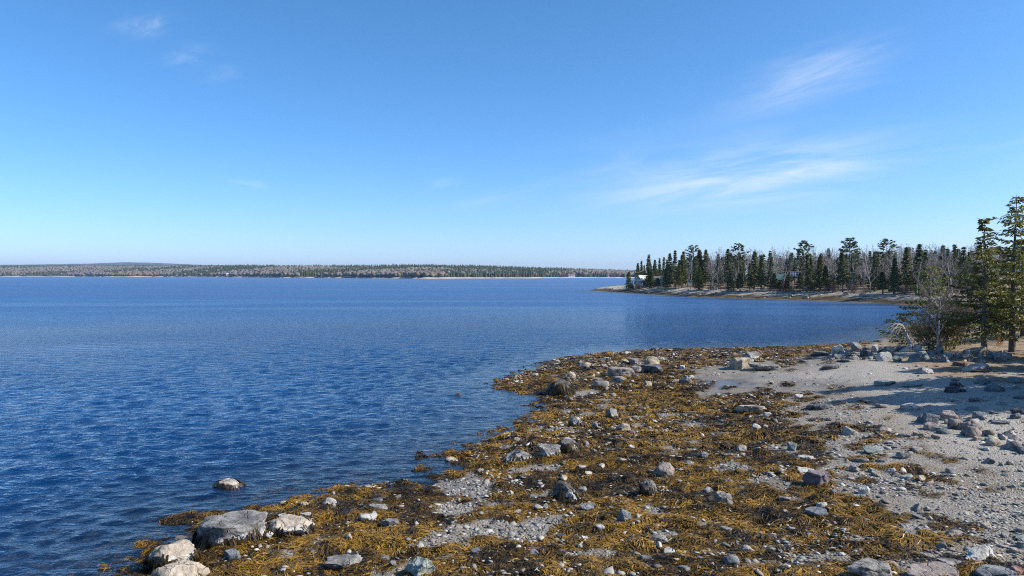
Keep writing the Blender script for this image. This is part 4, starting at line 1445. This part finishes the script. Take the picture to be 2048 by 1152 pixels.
def rock_shape(seed, shape='round', sub=3):
    """unit rock: x, y within +-.5, z from -.3 (buried) to .7"""
    r = np.random.default_rng(seed)
    v, f = ICO[sub]
    v = v.copy()
    ncut, lo, hi, flat = {'round': (12, .66, .92, 0), 'block': (13, .52, .8, .55), 'slab': (11, .5, .8, .42), 'jag': (18, .45, .85, 0), 'flat': (9, .6, .85, .35)}[shape]
    for _ in range(ncut):
        nrm = r.normal(size=3); nrm /= np.linalg.norm(nrm)
        if shape in ('block', 'slab') and r.random() < .6:
            nrm[2] *= .2; nrm /= np.linalg.norm(nrm)
        dd = r.uniform(lo, hi)
        ex = v @ nrm - dd
        v -= np.maximum(ex, 0)[:, None] * nrm
    if flat:
        tn = np.array([r.normal(0, .12), r.normal(0, .12), 1]); tn /= np.linalg.norm(tn)
        ex = v @ tn - flat
        v -= np.maximum(ex, 0)[:, None] * tn
    s1, s2, s3 = r.uniform(0, 90, 3)
    k = .17 if shape == 'jag' else .11
    nz = fbm(v[:, 0] * 2.1 + s1, v[:, 1] * 2.1 + v[:, 2] * 1.7 + s2, 3) + fbm(v[:, 2] * 2.3 + s3, v[:, 0] * 1.9 - v[:, 1] + s1, 3) - 1
    nz2 = fbm(v[:, 0] * 6 + s2, v[:, 1] * 6 + v[:, 2] * 5 + s3, 2) - .5
    v *= (1 + k * 2.2 * nz + k * .8 * nz2)[:, None]
    if sub > 2:
        nz3 = fbm(v[:, 0] * 13 + s3, v[:, 1] * 13 - v[:, 2] * 11 + s1, 3) - .5
        v *= (1 + .10 * nz3)[:, None]
    mn, mx = v.min(0), v.max(0)
    v = (v - (mn + mx) / 2) / (mx - mn)
    v[:, 2] += .2
    return v, f


VAR = {}
for sh in ('round', 'block', 'slab', 'jag', 'flat'):
    VAR[sh] = [rock_shape(500 + 10 * i + hash(sh[0]) % 1 + ord(sh[0]), sh, 2) for i in range(4)]
_mesh_cache = {}


def rock_mesh(sh, i, mat):
    k = (sh, i % 4, mat)
    if k not in _mesh_cache:
        v, f = VAR[sh][i % 4]
        _mesh_cache[k] = mesh('stone', v, f, False, M[mat])
    return _mesh_cache[k]


rrk = random.Random(21)
rock_spots = []
boulders = []
stones_made = []


def skirt_mesh(v, W_, D_, Hh, r, amount, full=False):
    """hanging rockweed round a boulder; v are the boulder's vertices in metres"""
    az = np.arctan2(v[:, 1] / D_, v[:, 0] / W_); rad = np.hypot(v[:, 0], v[:, 1]); zz = v[:, 2]
    mb = MB()

    def radius(a, h):
        da = np.abs((az - a + math.pi) % (2 * math.pi) - math.pi)
        k = (da < .35) & (np.abs(zz - h) < .16 * Hh)
        return float(rad[k].max()) if k.any() else None
    n_ = int(amount * (240 + 120 * W_))
    for q in range(n_):
        a = r.uniform(-math.pi, math.pi)
        edge = .46 + .24 * math.sin(a * 3 + W_ * 5) * math.sin(a * 7 + 1)
        h0 = Hh * (r.uniform(.05, edge + .12) if not full else r.uniform(.15, .85))
        L = r.uniform(.35, .75) * min(Hh, .9) + .08
        g = min(1, max(0, r.gauss(.3, .3)))
        c = tuple((np.array([.016, .011, .005]) * (1 - g) + np.array([.10, .058, .010]) * g) * r.uniform(.7, 1.4))
        wd = r.uniform(.018, .04)
        pts = []
        aa = a
        for j in range(4):
            h = h0 - L * j / 3
            rr_ = radius(aa, max(h, -.05))
            if rr_ is None:
                break
            hh_ = max(h, -.04)
            pts.append(Vector((rr_ * math.cos(math.atan2(math.sin(aa) * D_, math.cos(aa) * W_)), rr_ * math.sin(math.atan2(math.sin(aa) * D_, math.cos(aa) * W_)), hh_)) * 1.0)
            pts[-1] += Vector((pts[-1].x, pts[-1].y, 0)).normalized() * (.02 + .05 * j * r.random())
            aa += r.uniform(-.05, .05)
        if len(pts) < 4:
            continue
        t = Vector((-pts[0].y, pts[0].x, 0)).normalized() * wd
        vs = []
        for j, p_ in enumerate(pts):
            vs += [p_ - t * (1 - .25 * j), p_ + t * (1 - .25 * j)]
        mb.add(vs, [(0, 1, 3, 2), (2, 3, 5, 4), (4, 5, 7, 6)], c)
    return mb.mesh('seaweed_skirt', M['weed'], True)


def put_rock(px, py, wpx, hpx, mat, sh, label, skirt=0, rz=None, name='boulder', group='boulders on the shore', seed=None, z_at=None):
    p = hit(px, py, zq)
    d = math.hypot(p[0], p[1])
    sc = p[1] / FPX
    sa = (CAM_H - p[2]) / math.hypot(d, CAM_H - p[2])
    W_ = wpx * sc
    D_ = W_ * rrk.uniform(.65, .85) if sh != 'flat' else W_ * .6
    Hh = max(.22 * W_ if sh in ('slab', 'flat') else .38 * W_, (hpx * sc - .55 * D_ * sa))
    seed = seed or int(px * 7 + py)
    cx, cy = p[0] * (1 + .4 * D_ / d), p[1] * (1 + .4 * D_ / d)
    cz = float(land_z([cx], [cy])[0])
    cz = max(min(cz, p[2] + .15), p[2] - .2) - .08 * Hh
    v, f = rock_shape(seed, sh, 4 if wpx > 50 else 3 if wpx > 22 else 2)
    v = v * np.array([W_, D_, Hh / .7])
    o = link(name, mesh(name, v, f, sh == 'round', M[mat]), None, (cx, cy, cz), rz if rz is not None else rrk.uniform(-.35, .35))
    tag(o, label, 'rock', group)
    boulders.append(o)
    rock_spots.append((cx, cy, W_ * .6))
    if skirt:
        link('seaweed_skirt', skirt_mesh(v, W_, D_, Hh, rrk, skirt, full=skirt > 1.5), o)
    return o


traced = [
    (462, 1094, 142, 74, 'greyb', 'block', 'large flat topped grey boulder fringed with weed at the water edge', 1.3),
    (586, 1073, 86, 36, 'tanb', 'round', 'rounded tan boulder just right of the large flat topped one', .5),
    (362, 1176, 118, 78, 'tan', 'round', 'smooth pale tan boulder at the bottom left', .5),
    (345, 1140, 100, 56, 'tanb', 'round', 'long weed draped boulder behind the smooth pale tan one', 1.0),
    (460, 976, 62, 26, 'tanb', 'round', 'weed covered rock with pale top standing alone in the water', 1.6),
    (464, 1124, 33, 26, 'blue', 'block', 'small dark grey angular stone in front of the large flat topped boulder', 0),
    (686, 1140, 78, 32, 'grey', 'slab', 'flat pale grey slab in the seaweed at the bottom left', .3),
    (840, 1160, 64, 48, 'green', 'jag', 'angular greenish grey boulder at the bottom edge', 0),
    (660, 1014, 36, 22, 'paleb', 'round', 'white barnacled stone near the water right of the flat topped boulder', .4),
    (608, 1013, 20, 12, 'tan', 'round', 'little tan stone at the water edge behind the rounded tan boulder', 0),
    (782, 1053, 46, 24, 'greyb', 'block', 'grey and white barnacled stone, right of a pair in the lower weed', .3),
    (735, 1047, 36, 20, 'paleb', 'block', 'pale barnacled stone, left of a pair in the lower weed', .3),
    (757, 1021, 42, 14, 'grey', 'flat', 'flat grey stone just inland of the white barnacled one', 0),
    (611, 1037, 24, 13, 'pale', 'slab', 'small white slab behind the rounded tan boulder', 0),
    (582, 1038, 20, 10, 'tan', 'slab', 'small tan slab left of the small white slab', 0),
    (1128, 1003, 64, 44, 'darkb', 'jag', 'dark jagged boulder in the middle of the weed flat', .6),
    (1100, 914, 48, 32, 'greyb', 'block', 'light grey boulder with a dark weed hump on its right', .2),
    (1138, 908, 46, 30, 'darkb', 'round', 'dark hump of rock smothered in hanging weed', 1.9),
    (1038, 925, 70, 24, 'greyb', 'jag', 'low ragged grey ledge left of the light grey boulder', .4),
    (1327, 954, 46, 32, 'pink', 'jag', 'ridged pinkish tan boulder in the weed', 0),
    (1297, 990, 40, 30, 'grey', 'jag', 'pointed grey boulder in front of the ridged pinkish one', .3),
    (1175, 1024, 36, 18, 'blue', 'flat', 'flat blue grey stone right of the dark jagged boulder', .3),
    (1249, 1046, 28, 28, 'blue', 'round', 'rounded dark blue stone in the golden weed', 0),
    (904, 924, 26, 13, 'tanb', 'round', 'small weedy rock at the water edge by the sand patch', .8),
    (1290, 1124, 32, 24, 'dark', 'jag', 'dark stone near the bottom edge below the rounded blue one', 0),
    (1319, 1090, 38, 16, 'grey', 'slab', 'grey slab right of the rounded blue stone', 0),
    (1089, 1018, 25, 13, 'grey', 'jag', 'small grey stone left of the flat blue grey one', 0),
    (1481, 740, 42, 25, 'tan', 'block', 'big pale tan boulder beside the wet sand', 0),
    (1530, 743, 66, 13, 'grey', 'flat', 'long low grey ledge right of the big pale tan boulder', 0),
    (1506, 717, 38, 17, 'greyb', 'round', 'grey boulder behind the big pale tan one', 0),
    (1303, 734, 32, 22, 'tan', 'round', 'rounded pale boulder perched behind a dark slab', 0),
    (1306, 748, 46, 16, 'dark', 'slab', 'dark slab in front of the rounded pale boulder', .2),
    (1140, 760, 23, 17, 'tan', 'round', 'small tan boulder behind the weed covered hump near the water', 0),
    (1120, 792, 56, 38, 'darkb', 'round', 'black weed covered boulder with a pale crown by the water', 1.8),
    (1240, 754, 58, 20, 'pink', 'flat', 'long pinkish flat boulder in the far weed', 0),
    (1238, 769, 30, 14, 'grey', 'slab', 'grey slab in front of the long pinkish boulder', 0),
    (1202, 774, 34, 15, 'grey', 'flat', 'flat grey stone left of the grey slab in the far weed', 0),
    (1295, 777, 19, 14, 'tan', 'round', 'small tan stone in front of the dark slab', 0),
    (1371, 770, 25, 18, 'grey', 'round', 'grey boulder at the left edge of the wet sand', 0),
    (1272, 746, 23, 15, 'greyb', 'round', 'grey stone left of the dark slab', 0),
    (1270, 731, 28, 12, 'purple', 'slab', 'purplish slab left of the rounded pale boulder', 0),
    (1168, 736, 28, 13, 'tan', 'round', 'low tan boulder near the tip of the weed flat', 0),
    (1152, 855, 29, 24, 'paleb', 'block', 'pale block with dark weed fringe near the water', .6),
    (1224, 839, 26, 26, 'greyb', 'jag', 'upright dark grey stone with white flecks', .3),
    (1247, 864, 30, 24, 'tan', 'round', 'pale tan stone below the upright dark grey one', .2),
    (1502, 826, 62, 18, 'tan', 'flat', 'broad flat tan rock in the upper weed', 0),
    (1480, 905, 25, 17, 'grey', 'round', 'light grey stone in the weed left of the gravel', 0),
    (1406, 919, 22, 15, 'blue', 'jag', 'dark blue grey stone in mid weed', 0),
    (1377, 933, 20, 12, 'grey', 'round', 'little grey stone right of the ridged pinkish boulder', 0),
    (1447, 1008, 37, 32, 'grey', 'block', 'grey angular stone standing in golden weed', 0),
    (1632, 972, 54, 32, 'purple', 'block', 'dark purple grey boulder at the edge of the gravel', 0),
    (1612, 951, 40, 12, 'pale', 'slab', 'pale slab behind the dark purple boulder', 0),
    (1746, 909, 48, 18, 'green', 'slab', 'greenish grey slab on the gravel', 0),
    (1700, 871, 30, 19, 'pale', 'jag', 'pale stone with a dark shaded side on the gravel', 0),
    (1608, 924, 36, 12, 'pale', 'flat', 'flat pale stone at the upper edge of the weed', 0),
    (1632, 1038, 44, 18, 'blue', 'slab', 'flat blue grey slab among the lower gravel', 0),
    (1462, 1134, 34, 24, 'blue', 'round', 'rounded blue grey stone near the bottom edge', 0),
    (1494, 1108, 28, 18, 'grey', 'block', 'small light grey stone behind the rounded blue grey one', 0),
    (1738, 1168, 92, 44, 'grey', 'slab', 'large smooth grey slab cut by the bottom edge', 0),
    (1955, 1128, 74, 36, 'pale', 'jag', 'large pale angular boulder near the bottom right', 0),
    (1905, 1134, 56, 20, 'grey', 'slab', 'grey slab left of the large pale angular boulder', 0),
    (1862, 1162, 110, 34, 'pink', 'slab', 'broad pinkish slab at the bottom right edge', 0),
    (1990, 1164, 76, 30, 'blue', 'slab', 'dark slab right of the broad pinkish one', 0),
    (1910, 1075, 40, 18, 'pink', 'round', 'rounded pinkish stone ringed with brown weed', 0),
    (2030, 1150, 40, 22, 'rust', 'block', 'brown stone in the bottom right corner', 0),
    (1895, 843, 40, 23, 'pink', 'round', 'tan pink boulder at the end of the tree shadow', 0),
    (1820, 821, 36, 14, 'pale', 'round', 'pale low boulder left of the tree shadow', 0),
    (1765, 816, 34, 10, 'grey', 'flat', 'flat grey stone left of the pale low boulder', 0),
    (1850, 749, 30, 15, 'pale', 'round', 'pale stone with a dark underside on the upper beach', 0),
    (1956, 745, 52, 18, 'pale', 'slab', 'big white slab on the upper beach below the spruces', 0),
    (1922, 733, 30, 10, 'rust', 'slab', 'rusty red stone left of the big white slab', 0),
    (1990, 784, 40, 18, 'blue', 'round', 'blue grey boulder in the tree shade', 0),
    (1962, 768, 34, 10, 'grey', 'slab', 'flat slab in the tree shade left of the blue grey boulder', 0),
    (1638, 820, 48, 10, 'dark', 'flat', 'long dark flat rock between weed and gravel', 0),
    (1660, 740, 40, 7, 'dark', 'flat', 'thin dark strip of rock below the cobble bank', 0),
    (1770, 772, 44, 7, 'green', 'flat', 'thin greenish ledge on the open upper beach', 0),
    (1825, 775, 40, 9, 'green', 'flat', 'low greenish ledge right of the thin one', 0),
    (1310, 703, 18, 7, 'darkb', 'round', 'dark weedy rock in the water beyond the far weed', .8),
    (915, 791, 28, 7, 'darkb', 'round', 'weedy rock awash, left of a pair in the open water', .8),
    (938, 798, 14, 7, 'darkb', 'round', 'tiny weedy rock awash, right of a pair in the open water', .6),
    (1413, 701, 20, 6, 'darkb', 'round', 'low dark rock on the far water edge', .5),
    (1640, 712, 34, 12, 'grey', 'slab', 'grey slab at the left end of the cobble bank', 0),
]
for t_ in traced:
    px, py, wpx, hpx, mat, sh, lab, sk = t_
    put_rock(px, py, wpx, hpx, mat, sh, lab, sk)
# the bank of cobbles at the head of the near beach, and the row along the tree shadow
mats_bank = ['grey', 'grey', 'pale', 'pale', 'blue', 'green', 'dark', 'tan']


def stone(px, py, wpx, mat, sh, label, group, name='stone', flat=.55, i=0):
    p = hit(px, py, zq)
    W_ = wpx * p[1] / FPX
    o = link(name, rock_mesh(sh, i, mat), None, (p[0], p[1], p[2] - .05 * W_), rrk.uniform(0, 6.28), (W_, W_ * rrk.uniform(.6, .9), W_ * rrk.uniform(.45, .9) * (1 if sh not in ('flat', 'slab') else .6) * flat / .55))
    o.rotation_euler = (rrk.gauss(0, .15), rrk.gauss(0, .15), rrk.uniform(0, 6.28))
    tag(o, label, 'stone', group)
    stones_made.append(o)
    rock_spots.append((p[0], p[1], W_ * .5))
    return o


for i in range(64):
    px = rrk.uniform(1672, 2020); py = np.interp(px, [1672, 1760, 1850, 2020], [716, 712, 716, 716]) + rrk.uniform(-12, 10)
    mt = rrk.choice(mats_bank)
    stone(px, py, rrk.uniform(11, 30), mt, rrk.choice(['slab', 'block', 'jag', 'jag']), mt.replace('pale', 'pale white').replace('blue', 'blue grey') + ' cobble on the bank', 'cobbles of the bank', 'cobble', .75, i)
for i in range(34):
    t = i / 33
    px = 1850 + 200 * t + rrk.uniform(-14, 14); py = 842 + 52 * t + rrk.uniform(-14, 18)
    stone(px, py, rrk.uniform(16, 38), rrk.choice(['pink', 'pink', 'grey', 'pale', 'blue', 'tan', 'green']), rrk.choice(['block', 'jag', 'slab', 'round']), 'stone in the row along the shade', 'row of stones along the shade', 'stone', .6, i)
for i in range(24):
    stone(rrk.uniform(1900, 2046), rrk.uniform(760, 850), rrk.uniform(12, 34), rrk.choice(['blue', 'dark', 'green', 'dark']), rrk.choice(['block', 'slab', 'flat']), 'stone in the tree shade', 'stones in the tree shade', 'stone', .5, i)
k = 0
while k < 80:
    px, py = rrk.uniform(560, 1760), rrk.uniform(715, 1150)
    p = hit(px, py, zq)
    if p[2] < .08 or lookup(LW, p[0], p[1]) < .4:
        continue
    if any((p[0] - a) ** 2 + (p[1] - b) ** 2 < (c + .15) ** 2 for a, b, c in rock_spots):
        continue
    mt = rrk.choice(['pale', 'pale', 'paleb', 'grey', 'grey', 'greyb', 'tan', 'blue'])
    stone(px, py, rrk.uniform(10, 24) * np.interp(py, [715, 1150], [.75, 1.15]), mt, rrk.choice(['round', 'slab', 'flat', 'jag']), {'pale': 'small whitish stone in rockweed', 'paleb': 'barnacled white stone in rockweed', 'grey': 'small grey stone in rockweed', 'greyb': 'barnacled grey stone in rockweed', 'tan': 'small tan stone in rockweed', 'blue': 'small blue grey stone in rockweed'}[mt], 'small stones in the rockweed, ' + mt, 'stone', .6, k)
    k += 1
k = 0
while k < 60:
    px, py = rrk.uniform(1560, 2046), rrk.uniform(860, 1150)
    p = hit(px, py, zq)
    if lookup(LW, p[0], p[1]) > .5 or any((p[0] - a) ** 2 + (p[1] - b) ** 2 < (c + .15) ** 2 for a, b, c in rock_spots):
        continue
    mt = rrk.choice(['pale', 'grey', 'grey', 'pink', 'blue', 'green', 'tan'])
    stone(px, py, rrk.uniform(14, 32) * (1 if px < 1850 or py > 1050 else .7), mt, rrk.choice(['slab', 'flat', 'jag', 'block']), {'pale': 'loose whitish stone on gravel', 'grey': 'loose grey stone on gravel', 'pink': 'loose pinkish stone on gravel', 'blue': 'loose blue grey stone on gravel', 'green': 'loose greenish stone on gravel', 'tan': 'loose tan stone on gravel'}[mt], 'loose stones on the gravel, ' + mt, 'stone', .55, k)
    k += 1
import re
SHORT = [(o.location.x, o.location.y, re.split(r',| (?:at|in|with|just|near|behind|fringed|left|right|on|beside|standing|by|cut|perched|awash|from|below|ringed|smothered|between|inland)(?: |$)', o['label'])[0]) for o in boulders]


def relabel(objs):
    cl2 = {}
    for o in objs:
        x, y = o.location.x, o.location.y
        bx_, by_, nm = min(SHORT, key=lambda b_: (b_[0] - x) ** 2 + (b_[1] - y) ** 2)
        dx_, dy_ = x - bx_, y - by_
        side = ('right of' if dx_ > 0 else 'left of') if abs(dx_) > abs(dy_) * .6 else ('behind' if dy_ > 0 else 'in front of')
        cl2.setdefault((o['label'], side, nm), []).append((math.hypot(dx_, dy_), o))
    for (lab, side, nm), L_ in cl2.items():
        L_.sort(key=lambda q: q[0])
        for i, (d_, o) in enumerate(L_):
            pre = lab if len(L_) == 1 else ('nearest ' if i == 0 else ORD[i % 50] + ' nearest ') + lab
            o['label'] = ' '.join((pre + ' ' + side + ' the ' + nm).split()[:16])


relabel([o for o in stones_made])
# ledges and boulders along the waterline of the point
ledges_ = []
for i in range(46):
    px = rrk.uniform(1215, 1840)
    x, y, z = on_point(px, rrk.uniform(1.5, 10))
    wd_ = rrk.uniform(.7, 2.3)
    mt = rrk.choice(['grey', 'pale', 'tan', 'tan', 'dark'])
    o = link('ledge_rock', rock_mesh(rrk.choice(['slab', 'flat', 'block']), i, mt), None, (x, y, z), rrk.uniform(-.5, .5), (wd_, wd_ * .6, wd_ * rrk.uniform(.25, .5)))
    tag(o, {'grey': 'grey ledge rock on the shore of the wooded point', 'pale': 'pale ledge rock on the shore of the wooded point', 'tan': 'tan ledge rock on the shore of the wooded point', 'dark': 'dark rock on the shore of the wooded point'}[mt], 'rock', 'ledge rocks of the wooded point, ' + mt)
    ledges_.append((px, mt, o))

for mt in ('grey', 'pale', 'tan', 'dark'):
    for i, (px, _, o) in enumerate(sorted([q for q in ledges_ if q[1] == mt], key=lambda q: q[0])):
        o['label'] = ORD[i] + ' ' + o['label'].replace('on the shore', 'from the left on the shore')

# small pale stones and shell between the weed, too many to pick apart
n = 11000
x, y = scatter(n * 3, 16, 75, -24, 30)
cl = fbm(x * .8 + 12, y * .8 + 7, 4)
ok = (lookup(LW, x, y) > .3) & (zq(x, y) > .0) & (cl > rng.uniform(.45, .66, len(x)))
x, y = x[ok][:n], y[ok][:n]
size = (.032 + .0009 * np.hypot(x, y)) * np.exp(rng.normal(0, .45, len(x)))
tint = pal[rng.choice([0, 2, 2, 7, 0, 4, 1, 3, 1, 5], len(x))] * rng.uniform(.8, 1.25, (len(x), 1))
P, F_, T = pebbles(x, y, size, zq(x, y) + .05, np.clip(tint, 0, .72))
tag(link('shingle_stones', mesh('shingle_stones', P, F_, False, M['pebble'], {'tint': T})), 'small pale shingle stones scattered through the rockweed', 'shingle', kind='stuff')

# ------------------------------------------------------------------ air over the bay
m_air, nt = material('haze')
pv_ = nt.n('ShaderNodeVolumePrincipled')
pv_.inputs['Color'].default_value = (.52, .74, 1.0, 1)
pv_.inputs['Density'].default_value = 5.5e-5
pv_.inputs['Anisotropy'].default_value = 0.2
o_ = nt.n('ShaderNodeOutputMaterial')
nt.put(o_.inputs['Volume'], pv_.outputs[0])
mb = MB(); mb.box(-12000, 12000, -900, 12000, -6, 215)
hz = link('haze', mb.mesh('haze', m_air))
tag(hz, 'thin bluish haze over the bay', 'haze', kind='stuff')
